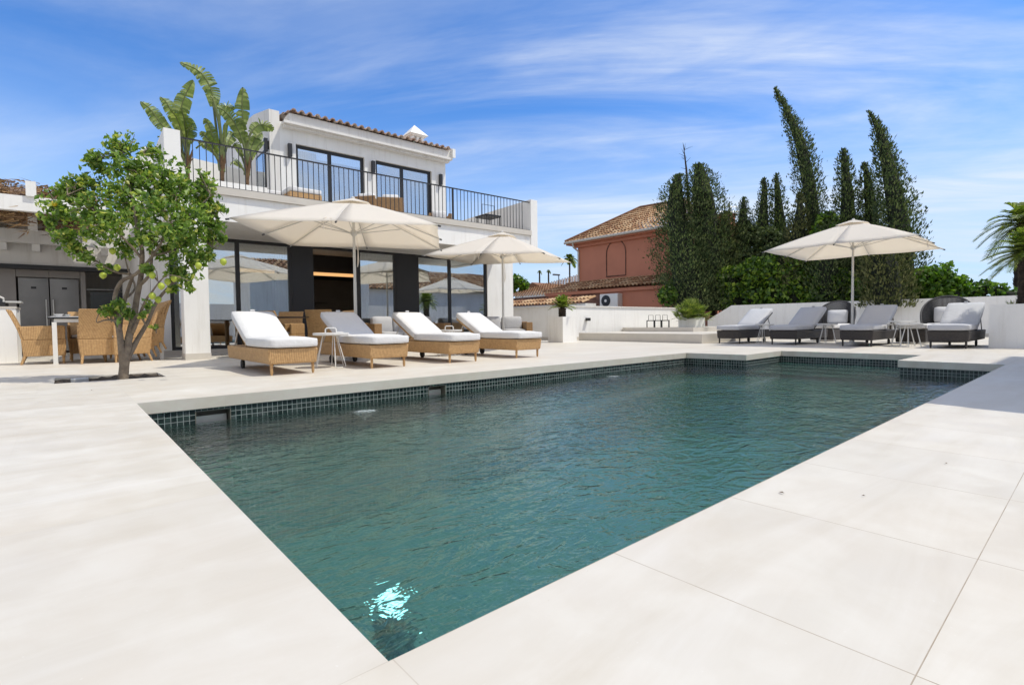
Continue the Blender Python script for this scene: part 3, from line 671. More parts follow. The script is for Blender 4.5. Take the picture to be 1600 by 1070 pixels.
# --- kitchen wing (left)
VK = 5.0
m = MB(); m.box((-5.5,VK,1.99),(-.28,VK+.3,3.05)); m.box((-.60,VK,0),(-.285,VK+.3,1.90)); m.box((-.46,VF+.26,0),(-.285,VK-.002,2.7)); m.box((-5.5,VK+2.2,0),(-.3,VK+2.3,2.0)); obj('kitchen_wall', m, 'plaster2', house)
obj('roller_beam', MB().box((-5.5,VK-.04,1.90),(-.30,VK+.25,1.99)), 'black', house)
m = MB(); m.box((-5.5,VK+.30,1.985),(-.3,VK+2.2,2.05)); obj('kitchen_ceiling', m, 'plaster2', house)
# kitchen cabinets + refrigerators (seen under the beam)
kc = thing('kitchen_cabinet', 'tall taupe cabinet wall around the two steel refrigerators at the back left', 'cabinet', P0, TH)
f0 = hp(27,431,VK+.5)[0]; f1 = hp(123,434,VK+.5)[0]; fz = 1.74; fm = (f0+f1)/2; VQ = VK+.5
obj('side_panel', MB().box((f1+.03,VQ-.02,0),(f1+.12,VQ+.6,1.97)), 'cabinet', kc); obj('side_panel', MB().box((f0-1.4,VQ-.02,.08),(f0-.03,VQ+.6,1.97)), 'cabinet', kc)
for a, b in ((f0-.02,fm-.003),(fm+.003,f1+.02)): obj('cupboard_door', MB().box((a,VQ-.02,fz+.02),(b,VQ+.02,1.97)), 'cabinet', kc)
m = MB().box((f1+.14,VQ+.1,0),(f1+.95,VQ+.6,.86)); obj('counter', m, 'darkin', kc); m = MB().box((f1+.14,VQ+.1,1.5),(f1+.95,VQ+.4,1.53)); obj('shelf', m, 'steel', kc)
obj('oven_front', MB().box((f1+.2,VQ+.05,.9),(f1+.9,VQ+.09,1.45)), 'grillglass', kc)
for a, b, hx, lab in ((f0+.01,fm-.012,fm-.05,'left brushed steel refrigerator with a small dark display, behind the dining table'),(fm+.012,f1-.01,fm+.05,'right brushed steel refrigerator with a small dark display, beside the dark oven niche')):
    fr = thing('refrigerator', lab, 'refrigerator', H2W((a+b)/2,VQ,0), TH, 'pair of steel refrigerators'); W = (b-a)/2
    obj('body', MB().box((-W,.03,.03),(W,.55,fz)), 'black', fr)
    m = MB(); K = 12
    for i in range(K+1):
        x = -W+2*W*i/K; y = -.02-.025*math.sin(PI*i/K)
        m.v += [(x,y,.06),(x,y,fz-.01)]
    m.f += [(2*i,2*i+2,2*i+3,2*i+1) for i in range(K)]; m.box((-W,-.018,.06),(W,.028,fz-.01)); obj('door', m, 'steel', fr, smooth=False)
    obj('display', MB().box((-.045,-.052,fz-.25),(.045,-.04,fz-.20)), 'black', fr)
    hx_ = W-.05 if hx < fm else -W+.05
    obj('handle', MB().tube([(hx_,-.09,.55),(hx_,-.09,1.25)],.012), 'whitemetal', fr)
# ================================================================ PERGOLA, with thatch, left
pg = thing('pergola', 'white timber pergola with dry heather thatch over the outdoor kitchen', 'pergola', P0, TH)
zb1 = 2.98
obj('beam', MB().box((-5.2,2.35,2.72),(-.95,2.50,2.99)), 'plaster', pg)
obj('beam', MB().box((-5.2,4.60,2.42),(-.35,4.75,2.70)), 'plaster', pg)
for px in (5,57,108,163):
    uu = hp(px,392,4.9)[0]; obj('bracket', MB().box((uu-.065,4.76,2.27),(uu+.065,4.985,2.42)), 'plaster', pg)
uu = hp(51,345,3.6)[0]; obj('post', MB().box((uu-.07,3.5,2.55),(uu+.07,3.64,3.02)), 'plaster', pg)
for u in (-2.02,-4.4): obj('post', MB().box((u-.07,2.30,2.99),(u+.07,2.44,3.26)), 'plaster', pg)
for u in (-3.9,): obj('post', MB().box((u-.08,2.34,0),(u+.08,2.5,2.72)), 'plaster', pg)
# thatch: bundles of thin stems
nst = 17000; vs = []; fs = []
for i in range(nst):
    u = random.uniform(-5.1,-1.25 if random.random() < .8 else -.6); v = random.uniform(2.35,5.0); q = Vector((u*1.6,v*1.6,0)); lump = .5+.5*mnoise.noise(q)
    top = 3.16+.26*lump*(1-.2*abs(v-3)); bot = 2.92-.42*max(0,mnoise.noise(q*1.3+Vector((7,3,0))))*2.2
    z = random.uniform(bot, top)
    a = random.uniform(-.9,.9)+2*mnoise.noise(q*.7); l = random.uniform(.12,.30); d = Vector((math.sin(a),math.cos(a),random.uniform(-.5,.35)))*l; b = Vector((random.uniform(-1,1),random.uniform(-1,1),random.uniform(-1,1))).normalized()*.014
    p = Vector((u,v,z)); k = len(vs); vs += [tuple(p-b),tuple(p+b),tuple(p+d+b*.5)]; fs.append((k,k+1,k+2))
obj('thatch', (vs,[],fs), 'thatchy', pg)
nu_, nv_ = 70, 34; vs = []
for i in range(nu_+1):
    for j in range(nv_+1):
        u = -5.15+4.0*i/nu_; v = 2.42+2.6*j/nv_; q = Vector((u*1.6,v*1.6,0)); e = min(1, 6*i/nu_, 6*(nu_-i)/nu_, 6*j/nv_, 6*(nv_-j)/nv_)
        vs.append((u,v,3.0+e*(.10+.20*(.5+.5*mnoise.noise(q))*(1-.2*abs(v-3))+.03*mnoise.noise(q*7))))
nn2 = len(vs); vs += [(x,y,2.96) for x,y,z in vs]; W = nv_+1
fs = [(i*W+j,(i+1)*W+j,(i+1)*W+j+1,i*W+j+1) for i in range(nu_) for j in range(nv_)]; fs += [tuple(k+nn2 for k in f[::-1]) for f in fs]
obj('thatch_mat', (vs,[],fs), 'thatch', pg)
lt = thing('lantern', 'open black cube lantern hanging on a rod in front of the kitchen wall', 'lantern', H2W(*( (lambda q:(q[0],4.0))(hp(127.5,397,4.0)) ),0), TH)
zl = hp(127.5,397,4.0)[1]; m = MB()
for a in (-.085,.085):
    for b in (-.085,.085): m.box((a-.008,b-.008,zl-.14),(a+.008,b+.008,zl+.11))
for z in (zl-.15,zl+.11):
    for a in (-.085,.085): m.box((a-.008,-.093,z-.008),(a+.008,.093,z+.008)); m.box((-.077,a-.008,z-.008),(.077,a+.008,z+.008))
obj('frame', m, 'black', lt); obj('cap', MB().box((-.09,-.09,zl+.12),(.09,.09,zl+.15)), 'black', lt)
obj('rod', MB().tube([(0,0,zl+.15),(0,0,zl+.62)],.008), 'black', lt); obj('bulb', MB().lathe([(.001,zl-.03),(.03,zl),(.001,zl+.09)],12), 'whitemetal', lt)
# barbecue on its counter at the left edge
cn = thing('outdoor_counter', 'white rendered counter under the barbecue at the left edge', 'counter', (-.59,12.4,0), TH)
obj('base', MB().box((-3.2,.0,0),(-.0,.75,.93)), 'plaster', cn)
obj('worktop', MB().box((-3.2,-.01,.93),(.01,.76,.965)), 'stone', cn)
gr = thing('barbecue', 'barbecue with a dark arched hood and pale side plates on the white counter', 'barbecue', (-.62,12.5,.965), TH)
m = MB().slab([(-.95,0,.08),(-.14,0,.08),(-.14,0,.14),(-.42,0,.32),(-.95,0,.34)], (0,.5,0)); obj('hood', m, 'grillglass', gr)
m = MB(); pts = [(-.95,-.01,.345),(-.42,-.01,.325),(-.12,-.01,.14),(-.12,-.01,.08)]
m.tube(pts,.017,6); obj('hood_rim', m, 'alu', gr)
obj('body', MB().box((-.95,-.02,0),(-.10,.5,.08)), 'black', gr); obj('side_shelf', MB().box((-.12,.0,.07),(.10,.4,.10)), 'alu', gr)
obj('knob', MB().tube([(-.3,-.02,.04),(-.3,-.06,.04)],.022), 'alu', gr)
# ================================================================ WICKER LOUNGERS
def make_lounger(name, label, wk, cu, W, L_, zf, zt, hinge, bl, ang, group, armd):
    t = thing(name, label, 'sun lounger', (0,0,0), 0, group); h = W/2
    m = MB()
    m.add([(-h+.015,.015,zf),(h-.015,.015,zf),(h-.015,L_,zf),(-h+.015,L_,zf),(-h,0,zt),(h,0,zt),(h,L_,zt),(-h,L_,zt)],
          [(0,3,2,1),(4,5,6,7),(0,1,5,4),(1,2,6,5),(2,3,7,6),(3,0,4,7)])
    obj('frame', m, wk, t, bevel=.018)
    for s in (-1,1):
        obj('leg', MB().tube([(s*(h-.05),.06,0),(s*(h-.05),.06,.02),(s*(h-.05),.06,.021),(s*(h-.05),.06,zf)],[.013,.013,.017,.019],8), wk, t)
        w_ = MB(); w_.tube([(s*(h-.10)-.016,L_-.42,.058),(s*(h-.10)+.016,L_-.42,.058)],.058,18); obj('wheel', w_, 'rubber', t)
        w_ = MB().box((s*(h-.10)-.006,L_-.45,.05),(s*(h-.10)+.006,L_-.39,zf)); obj('wheel_bracket', w_, 'rubber', t)
    th = .115
    obj('seat_cushion', softbox((-h+.005,-.03,zt+.004),(h-.005,hinge+.01,zt+th+.01),.035,puff=.012), cu, t, smooth=True)
    R_ = Matrix.Translation((0,hinge,zt+.01)) @ Matrix.Rotation(math.radians(ang),4,'X')
    obj('back_cushion', softbox((-h+.005,.0,.012),(h-.005,bl,.012+th),.035,puff=.015).xf(R_), cu, t, smooth=True)
    obj('backrest', MB().box((-h+.03,.02,-.022),(h-.03,bl-.03,.008)).xf(R_), wk, t)
    y1 = hinge+bl*.7*math.cos(math.radians(ang)); z1 = zt+bl*.7*math.sin(math.radians(ang))
    m = MB()
    for s in (-1,1): m.tube([(s*(h-.06),y1,z1),(s*(h-.06),min(y1+.22,L_-.03),zt+.004)],.009,6)
    obj('prop', m, 'black' if armd else 'alu', t)
    obj('strap', MB().box((-.03,bl-.012,.03),(.03,bl+.004,.14)).xf(R_), cu, t)
    return t
LG = 'wicker loungers with white cushions along the pool'
lo = make_lounger('sun_lounger', 'wicker sun lounger nearest the lemon tree, its raised white back cushion fully in the sun', 'wicker', 'cushw', .575, 1.95, .13, .31, 1.02, .82, 26.5, LG, 0)
lo.location = (2.055,6.28,0)
for x, y, lab in ((3.30,6.28,'wicker sun lounger whose raised back cushion lies in grey shade, second in its row'),
                  (4.53,6.28,'wicker sun lounger with sunlit white cushion, third in the row from the tree'),
                  (5.86,6.30,'wicker sun lounger with white cushion at the planter end of the row')):
    dup(lo, (x,y,0), 0, lab)
RG = 'dark loungers with grey cushions by the far wall'
ld = make_lounger('sun_lounger', 'dark woven sun lounger beside the stone steps, leftmost of the dark ones', 'wickerd', 'cushg', .62, 2.0, .13, .33, 1.08, .98, 28, RG, 1)
ld.location = (12.58,6.22,0); ld.rotation_euler = (0,0,-PI/2)
for x, y, rz, lab in ((12.60,4.93,-PI/2,'dark woven sun lounger second from the steps, left of the left round chair'),
                  (12.58,3.46,-PI/2,'dark woven sun lounger right of the parasol pole, third from the steps'),
                  (12.58,1.97,-PI/2,'dark woven sun lounger with sunlit white back cushion beside the big planter')):
    dup(ld, (x,y,0), rz, lab)
# ---------------- tray tables
def make_tray(label, r, h, handle, loc, group):
    t = thing('side_table', label, 'side table', loc, 0, group)
    obj('tray', MB().lathe([(r-.01,h-.022),(r,h-.012),(r,h+.012),(r-.008,h+.012),(r-.014,h-.004),(.001,h-.004)],28), 'whitemetal', t)
    m = MB(); rb = r*.92
    for k in range(3):
        a0 = 2*PI*k/3+.3; p = lambda a, rr, z: (rr*math.cos(a), rr*math.sin(a), z)
        m.tube([p(a0+.25,r*.45,h-.02), p(a0+.08,rb,.012), p(a0+.2,rb,.007), p(a0+.75,rb*.95,.007), p(a0+.88,rb,.012), p(a0+.65,r*.45,h-.02)], .0065, 6)
    obj('leg_frame', m, 'whitemetal', t)
    if handle:
        m = MB().tube([(-.075,0,h-.004),(-.072,0,h+.06),(-.055,0,h+.078),(.055,0,h+.078),(.072,0,h+.06),(.075,0,h-.004)],.0085,8).xf(Matrix.Rotation(-.6,4,'Z')); obj('handle', m, 'whitemetal', t)
    return t
TG = 'round white tray tables between the loungers'
make_tray('white round tray table with a loop handle between the first two wicker loungers', .235, .46, 1, (2.78,6.98,0), TG)
make_tray('white round tray table with a loop handle behind the third wicker lounger', .235, .46, 1, (5.28,7.80,0), TG)
make_tray('white round side table between the two dark loungers nearest the steps', .22, .47, 0, (13.25,5.62,0), TG)
make_tray('white round side table in front of the left round chair', .22, .47, 0, (13.6,4.33,0), TG)
make_tray('taller white round side table left of the sunlit right lounger', .25, .52, 0, (13.5,2.86,0), TG)
make_tray('lower white round side table nested against the taller one by the sunlit lounger', .22, .46, 0, (13.15,2.66,0), TG)
# ================================================================ PARASOLS
def make_parasol(label, c, yaw, ze, za, s, dz, cordside=1, sag=.022):
    t = thing('parasol', label, 'parasol', (c[0],c[1],0), yaw, 'white square canvas parasols'); h = s/2
    cor = [(-h,-h),(h,-h),(h,h),(-h,h)]; rim = []
    for i in range(4):
        a, b = cor[i], cor[(i+1)%4]; rim += [(a[0],a[1],ze+dz[i]), ((a[0]+b[0])/2,(a[1]+b[1])/2, ze+.012+(dz[i]+dz[(i+1)%4])/2)]
    m = MB(); n8 = 8; SUB = 6; RD = 8; vs = []; fs = []
    for k in range(n8):
        A, Bq = Vector(rim[k]), Vector(rim[(k+1)%n8]); top = Vector((0,0,za))
        o = len(vs)
        for i in range(RD+1):
            t_ = i/RD
            for j in range(SUB+1):
                q = j/SUB; p = top.lerp(A.lerp(Bq,q), t_)
                p.z -= sag*4*q*(1-q)*t_*.9 + .035*math.sin(PI*t_) *(-1)*.6
                if i == RD: p -= (p-Vector((0,0,p.z)))*.012*4*q*(1-q)
                vs.append(tuple(p))
        W = SUB+1
        fs += [(o+i*W+j, o+(i+1)*W+j, o+(i+1)*W+j+1, o+i*W+j+1) for i in range(RD) for j in range(SUB)]
    obj('canopy', (vs,[],fs), 'canvas', t, smooth=True, solid=.004)
    # vent cap
    vs = [(0,0,za+.045)]; fs = []; hv = .20*h
    P8 = [(-hv,-hv),(0,-hv),(hv,-hv),(hv,0),(hv,hv),(0,hv),(-hv,hv),(-hv,0)]
    vs += [(x,y,za-.085+(.028 if i%2 else 0)) for i,(x,y) in enumerate(P8)]
    fs = [(0,1+i,1+(i+1)%8) for i in range(8)]; obj('vent_cap', (vs,[],fs), 'canvas', t, smooth=False, solid=.006)
    obj('finial', MB().lathe([(.02,za+.03),(.03,za+.045),(.026,za+.06),(.001,za+.068)],12), 'whitemetal', t)
    obj('pole', MB().tube([(0,0,.05),(0,0,1.3),(0,0,1.301),(0,0,za+.05)],[.027,.027,.024,.022],14), 'alu', t)
    zh = ze+.05; obj('hub', MB().lathe([(.03,zh-.05),(.055,zh-.02),(.055,zh+.03),(.03,zh+.05)],14), 'alu', t)
    obj('top_hub', MB().lathe([(.028,za-.12),(.05,za-.10),(.05,za-.04),(.028,za-.03)],14), 'alu', t)
    for k in range(n8):
        A = Vector(rim[k]); top = Vector((0,0,za-.07)); A2 = A-Vector((0,0,.018)); mid = top.lerp(A2,.50)
        b = top.lerp(A2,.5)+Vector((0,0,.035))
        rb = obj('rib', MB().tube([top,(top.lerp(A2,.5)+Vector((0,0,.012))),A2],.0095,6), 'alu', t)
        obj('strut', MB().tube([(A.x*.03,A.y*.03,zh),tuple(mid)],.008,6), 'alu', rb)
        obj('rib_tip', MB().tube([A2,A2+(A2-top).normalized()*.045],.014,6), 'rope', rb)
    cx_ = .05*cordside
    m = MB(); m.tube([(cx_,-.02,zh-.05),(cx_*1.3,-.03,1.8),(cx_*1.1,-.03,1.55),(cx_*1.5,-.035,1.65),(cx_*1.3,-.03,1.9)],.006,5); obj('cord', m, 'canvas', t)
    A = Vector(rim[0]).lerp(Vector(rim[1]),.9); q = A.lerp(Vector((0,0,za)),.12)
    m = MB()
    for d_ in (-.04,.03): m.tube([tuple(q+Vector((d_,0,.01))), tuple(q+Vector((d_*1.5,-.10,-.03))), tuple(q+Vector((d_*1.4,-.12,-.20)))],.006,5)
    obj('tie_strap', m, 'canvas', t)
    obj('base_plate', MB().lathe([(.30,0),(.30,.045),(.28,.05),(.05,.055),(.04,.20),(.001,.20)],28), 'alu', t)
    return t
make_parasol('large off white square parasol rising behind the second wicker lounger, nearest the lemon tree', (3.76,8.35), math.radians(-33.7), 2.07, 2.66, 2.85, (0,-.06,0,.05))
make_parasol('off white square parasol rising behind the end wicker lounger, beside the tall planter', (7.93,9.43), math.radians(-59.4), 2.10, 2.69, 2.72, (0,-.09,0,.09))
make_parasol('off white square parasol over the dark loungers by the far wall', (13.75,3.86), math.radians(92.2-90), 2.16, 2.81, 2.85, (0,0,0,0), -1)
# ================================================================ DINING CHAIRS
def chair_mesh(wk, W=.56, Dp=.56, zs=.40, za=.63, zb=.885):
    """returns parts of a woven tub chair facing +y (the back is at y=0)"""
    h = W/2; parts = []
    m = MB(); m.add([(-h+.03,.04,.13),(h-.03,.04,.13),(h-.02,Dp,.13),(-h+.02,Dp,.13),(-h,.02,zs),(h,.02,zs),(h,Dp+.01,zs),(-h,Dp+.01,zs)],
          [(0,3,2,1),(4,5,6,7),(0,1,5,4),(1,2,6,5),(2,3,7,6),(3,0,4,7)]); parts.append(('seat_base', m, wk, .012))
    m = MB(); tk = .045
    y = lambda z: .02-.16*max(0,(z-zs))/(zb-zs)*((z-zs)/(zb-zs))**.3 if z > zs else .02
    Z = [zs+.001,(zs+za)/2,za,(za+zb)/2,zb]; vs = []
    for z in Z:
        w_ = h-.01-.02*(z-zs); yy = y(z); vs += [(-w_,yy,z),(w_,yy,z),(w_,yy+tk,z),(-w_,yy+tk,z)]
    fs = [(3,2,1,0),tuple(range(16,20))]
    for i in range(4):
        for k in range(4): fs.append((i*4+k,i*4+(k+1)%4,(i+1)*4+(k+1)%4,(i+1)*4+k))
    m.add(vs, fs); parts.append(('backrest', m, wk, .01))
    for s in (-1,1):
        m = MB(); a = s*(h-.045); b = s*(h-.0)
        P = [(a,.055,zs+.001),(a,Dp,zs+.001),(a,Dp+.005,za-.02),(a,Dp-.03,za),(a,.0,za-.01 if False else za-.015)]
        m.slab(P if s > 0 else P[::-1], (b-a,0,0)); parts.append(('armrest', m, wk, .01))
        for yy in (.06,Dp-.03): parts.append(('leg', MB().tube([(s*(h-.05)+s*.015*(yy<.1),yy-(.05 if yy < .1 else 0),0),(s*(h-.05),yy,.14)],[.016,.021],8), wk, 0))
    parts.append(('seat_cushion', softbox((-h+.055,.07,zs+.005),(h-.055,Dp-.005,zs+.06),.02), 'cushw', 0))
    return parts
def make_chair(label, loc, rz, group, wk='wicker', **k):
    t = thing('dining_chair', label, 'chair', loc, rz, group)
    for nm, m, mt, bv in chair_mesh(wk, **k): obj(nm, m, mt, t, bevel=bv, smooth=(nm == 'seat_cushion'))
    return t
DG = 'woven dining armchairs'
# dining table by the kitchen
tb = thing('dining_table', 'rectangular dining table with white metal legs and dark top by the kitchen', 'table', (.63,11.62,0), 0)
obj('table_top', MB().box((-.80,-.45,.735),(.80,.45,.76)), 'anthracite', tb, bevel=.004)
obj('apron', MB().box((-.72,-.42,.68),(.72,.42,.734)), 'whitemetal', tb)
for sx in (-1,1):
    for sy in (-1,1): obj('leg', MB().box((sx*.72-.03,sy*.40-.03,0),(sx*.72+.03,sy*.40+.03,.679)), 'whitemetal', tb)
c0 = make_chair('woven armchair in side view at the left end of the dining table', (-.52,11.62,0), -PI/2, DG)
dup(c0, (.47,10.82,0), 0, 'woven armchair with its back to the pool, left of the lemon tree trunk')
dup(c0, (.35,12.55,0), PI, 'shaded woven armchair on the far side of the dining table')
dup(c0, (1.12,11.15,0), PI/2+.25, 'woven armchair just right of the lemon tree trunk at the table end')
for k in range(3):
    q = dup(c0, (1.20+.075*k,11.28+.01*k,.055*(k+1)), PI/2+.25, ('lowest','middle','topmost')[k]+' chair nested on the armchair right of the lemon tree trunk')
    q.rotation_euler = (0,.03*(k+1),PI/2+.25)
pl = thing('breakfast_tray', 'tray with white dishes on the dining table', 'tray', (.05,11.35,.76), .1)
obj('tray', MB().box((-.2,-.13,0),(.2,.13,.015)), 'china', pl, bevel=.004)
obj('bowl', MB().lathe([(.03,.015),(.07,.055),(.065,.055),(.028,.022)],18,(-.08,0,0)), 'china', pl); obj('bowl', MB().lathe([(.03,.015),(.06,.05),(.055,.05),(.025,.022)],18,(.02,.04,0)), 'glass', pl)
ju = thing('juice_glass', 'glass of orange juice on the dining table', 'glass', (.26,11.30,.76)); obj('juice', MB().lathe([(.026,.003),(.029,.07),(.001,.07)],14), 'juice', ju); obj('tumbler', MB().lathe([(.030,0),(.034,.11),(.032,.11),(.028,.002)],14), 'glass', ju)
gt = thing('round_table', 'dark round glass table behind the back cushion of the first wicker lounger', 'table', (*dep(428,500,9.9)[:2],0))
obj('table_top', MB().lathe([(.62,.73),(.63,.735),(.63,.745),(.001,.748)],40), 'anthracite', gt); obj('pedestal', MB().tube([(0,0,.02),(0,0,.73)],.05,12), 'wickerb', gt); obj('foot', MB().lathe([(.28,0),(.28,.02),(.05,.03)],24), 'wickerb', gt)
LG2 = 'woven armchairs around the round table'
_p = dep(425,500,10.6); q = dup(c0, (_p.x,_p.y,0), -PI/2+.3, 'woven armchair behind the first lounger, only its curved back showing against the glass'); q['group'] = LG2
for x, y, rz, lab in ((*dep(452,500,11.1)[:2],2.43,'woven armchair facing the pool with a white seat cushion, left of the open doorway'),(*dep(501,500,10.2)[:2],-.72,'woven armchair with its broad back to the pool, in front of the open doorway'),
                      (*dep(538,500,10.9)[:2],2.43-.8,'woven armchair just left of the big parasol pole')):
    q = dup(c0, (x,y,0), rz, lab); q['group'] = LG2
# ================================================================ SOFAS
def make_sofa(label, loc, rz, W, n, group):
    t = thing('lounge_sofa', label, 'sofa', loc, rz, group); h = W/2
    obj('base', MB().box((-h,0,.06),(h,.80,.27)), 'wickerb', t, bevel=.01); obj('back_frame', MB().box((-h,.72,.271),(h,.80,.62)), 'wickerb', t, bevel=.01)
    for s in (-1,1): obj('armrest', MB().box((min(s*h,s*(h-.17)),-.01,.272),(max(s*h,s*(h-.17)),.715,.60)), 'wickerb', t, bevel=.01)
    w_ = (W-.36)/n
    for k in range(n):
        x0 = -h+.18+k*w_
        obj('seat_cushion', softbox((x0+.005,.0,.275),(x0+w_-.005,.66,.42),.035,puff=.01), 'cushs', t, smooth=True)
        obj('back_cushion', softbox((x0+.01,.50,.0),(x0+w_-.01,.68,.44),.06,puff=.03).xf(Matrix.Translation((0,.0,.40)) @ Matrix.Rotation(-.12,4,'X')), 'cushs', t, smooth=True)
    for sx in (-1,1):
        for sy in (.06,.74): obj('foot', MB().tube([(sx*(h-.06),sy,0),(sx*(h-.06),sy,.06)],.02), 'black', t)
    return t
SG = 'woven sofas with grey cushions'
make_sofa('woven sofa with grey cushions between the big parasol pole and the third wicker lounger', (6.0,10.25,0), -.05, 1.9, 3, SG)
make_sofa('woven sofa with grey cushions behind the end wicker lounger and the second parasol pole', (8.9,10.55,0), -.55, 1.55, 2, SG)
# low table, seen between sofa and lounger
q = thing('coffee_table', 'low dark woven table between the two grey sofas', 'table', (6.9,9.6,0)); obj('table_top', MB().box((-.4,-.3,.33),(.4,.3,.36)), 'wickerb', q); [obj('leg', MB().box((sx*.36-.02,sy*.26-.02,0),(sx*.36+.02,sy*.26+.02,.33)), 'wickerb', q) for sx in (-1,1) for sy in (-1,1)]
# ================================================================ ROUND CHAIRS
def make_round(label, loc, rz, R_=.46):
    t = thing('round_lounge_chair', label, 'lounge chair', loc, rz, 'round dark rope chairs by the far wall')
    obj('base', MB().lathe([(R_*.80,.04),(R_*.96,.30),(R_*.90,.33),(.001,.33)],36), 'wickerd', t)
    vs = []; fs = []; na, nz = 40, 8
    for i in range(na+1):
        a = -PI*.62+PI*1.24*i/na
        top = .36+.76*max(0,math.cos(a*.80))**.8
        for j in range(nz+1):
            z = .29+(top-.29)*j/nz; r = R_*(.97+.10*(j/nz)); vs.append((r*math.sin(a), r*math.cos(a), z))
    fs = [(i*(nz+1)+j,(i+1)*(nz+1)+j,(i+1)*(nz+1)+j+1,i*(nz+1)+j+1) for i in range(na) for j in range(nz)]
    # open rope weave: separate vertical strips
    m = MB()
    for i in range(na*2+1):
        a = -PI*.62+PI*1.24*i/(na*2); top = .36+.76*max(0,math.cos(a*.80))**.8
        m.tube([(R_*.97*math.sin(a),R_*.97*math.cos(a),.29),(R_*1.07*math.sin(a),R_*1.07*math.cos(a),top)],.0105,5)
    obj('rope_back', m, 'rope', t)
    rimp = [(R_*1.07*math.sin(a),R_*1.07*math.cos(a),.36+.76*max(0,math.cos(a*.80))**.8) for a in [-PI*.62+PI*1.24*i/na for i in range(na+1)]]
    obj('rim', MB().tube(rimp,.02,8), 'rope', t)
    obj('seat_cushion', MB().lathe([(R_*.84,.335),(R_*.88,.37),(R_*.86,.43),(R_*.78,.455),(.001,.46)],36), 'cushw', t, smooth=True)
    p = softbox((-.26,-.06,0),(.26,.06,.40),.05,puff=.05).xf(Matrix.Translation((.0,R_*.55,.46)) @ Matrix.Rotation(-.2,4,'X')); obj('back_pillow', p, 'cushw', t, smooth=True)
    return t
make_round('round dark rope chair with white pillow behind the parasol pole', (17.0,5.2,0), -PI/2+.1)
make_round('round dark rope chair with grey white pillow behind the sunlit right lounger', (16.2,2.55,0), -PI/2+.15, .47)
for lab, loc in (('white cushioned footstool in front of the left round chair',(15.5,4.98,0)),('white cushioned footstool in front of the right round chair',(14.9,2.95,0))):
    t = thing('footstool', lab, 'footstool', loc, 0, 'footstools of the round chairs'); obj('base', MB().box((-.28,-.28,.03),(.28,.28,.33)), 'wickerd', t, bevel=.02); obj('cushion', softbox((-.30,-.30,.334),(.30,.30,.45),.035), 'cushw', t, smooth=True)
bt = thing('low_bench', 'small white metal bench behind the lounger right of the parasol pole', 'bench', (15.3,3.20,0)); obj('top', MB().box((-.2,-.3,.42),(.2,.3,.46)), 'whitemetal', bt); [obj('leg', MB().box((sx*.18-.015,sy*.28-.015,0),(sx*.18+.015,sy*.28+.015,.42)), 'whitemetal', bt) for sx in (-1,1) for sy in (-1,1)]
# ================================================================ GARDEN WALLS, STEPS, PLANTERS
t = thing('garden_wall', 'low white wall with a flat stone cap running from the villa past the tall planter to the stone steps', 'wall', (0,0,0))
m = MB(); m.box((12.55,11.6,0),(21.15,11.85,1.10)); m.box((12.30,11.6,0),(12.55,15.6,1.10)); m.box((20.75,11.56,1.10),(21.15,11.9,1.20)); obj('wall', m, 'plaster', t)
m = MB(); m.box((12.26,11.56,1.101),(20.75,11.89,1.135)); m.box((12.26,11.89,1.101),(12.59,15.6,1.135)); obj('cap', m, 'plaster2', t)
m = MB(); m.box((12.56,11.585,0),(21.15,11.60,.10)); m.box((12.285,11.60,0),(12.30,15.6,.10)); obj('skirting', m, 'stone', t)
wl = thing('wall_spotlight', 'small black spotlight on the sunlit white wall right of the tall planter', 'wall lamp', tuple(ony(916,499,11.6)))
obj('housing', MB().box((-.07,-.14,-.05),(.07,-.02,.05)), 'black', wl, bevel=.008); obj('mount', MB().box((-.03,-.02,-.03),(.03,.0,.03)), 'black', wl)
t = thing('boundary_wall', 'shaded white boundary wall with a sloping left end behind the dark loungers', 'wall', (0,0,0))
m = MB(); m.slab([(21.0,-4,0),(21.0,11.3,0),(21.0,11.3,.62),(21.0,10.25,1.21),(21.0,-4,1.21)], (.25,0,0)); obj('wall', m, 'plaster', t)
obj('skirting', MB().box((20.985,-4,0),(21.0,11.0,.10)), 'stone', t)
# stepped stone platform
t = thing('stone_steps', 'two low stone steps in front of the white wall, left of the dark loungers', 'steps', (0,0,0))
obj('step', MB().prism([(12.32,6.78),(16.8,6.85),(16.8,11.58),(12.60,11.20),(12.60,10.28)], .002, .242), 'stone', t)
q1 = gp(987,518,.244); obj('step', MB().prism([(15.0,8.55),(18.6,8.7),(18.6,11.57),(15.4,11.57),(14.85,10.75)], .243, .375), 'stone', t)
# far back terrace strip behind steps
def planter(label, c, w, h, z0=0, rz=0, group='white cube planters'):
    t = thing('planter', label, 'planter', (c[0],c[1],z0), rz, group); a = w/2
    m = MB()
    m.add([(-a,-a,0),(a,-a,0),(a,a,0),(-a,a,0),(-a,-a,h),(a,-a,h),(a,a,h),(-a,a,h),(-a+.04,-a+.04,h),(a-.04,-a+.04,h),(a-.04,a-.04,h),(-a+.04,a-.04,h),(-a+.04,-a+.04,h-.05),(a-.04,-a+.04,h-.05),(a-.04,a-.04,h-.05),(-a+.04,a-.04,h-.05)],
          [(0,3,2,1),(0,1,5,4),(1,2,6,5),(2,3,7,6),(3,0,4,7),(4,5,9,8),(5,6,10,9),(6,7,11,10),(7,4,8,11),(8,9,13,12),(9,10,14,13),(10,11,15,14),(11,8,12,15)])
    obj('box', m, 'plaster', t); obj('soil', MB().add([(-a+.04,-a+.04,h-.045),(a-.04,-a+.04,h-.045),(a-.04,a-.04,h-.045),(-a+.04,a-.04,h-.045)],[(0,1,2,3)]), 'soil', t); return t
planter('tall white cube planter with a small cycad at the end of the wicker loungers', (11.22,10.62), .60, .75)
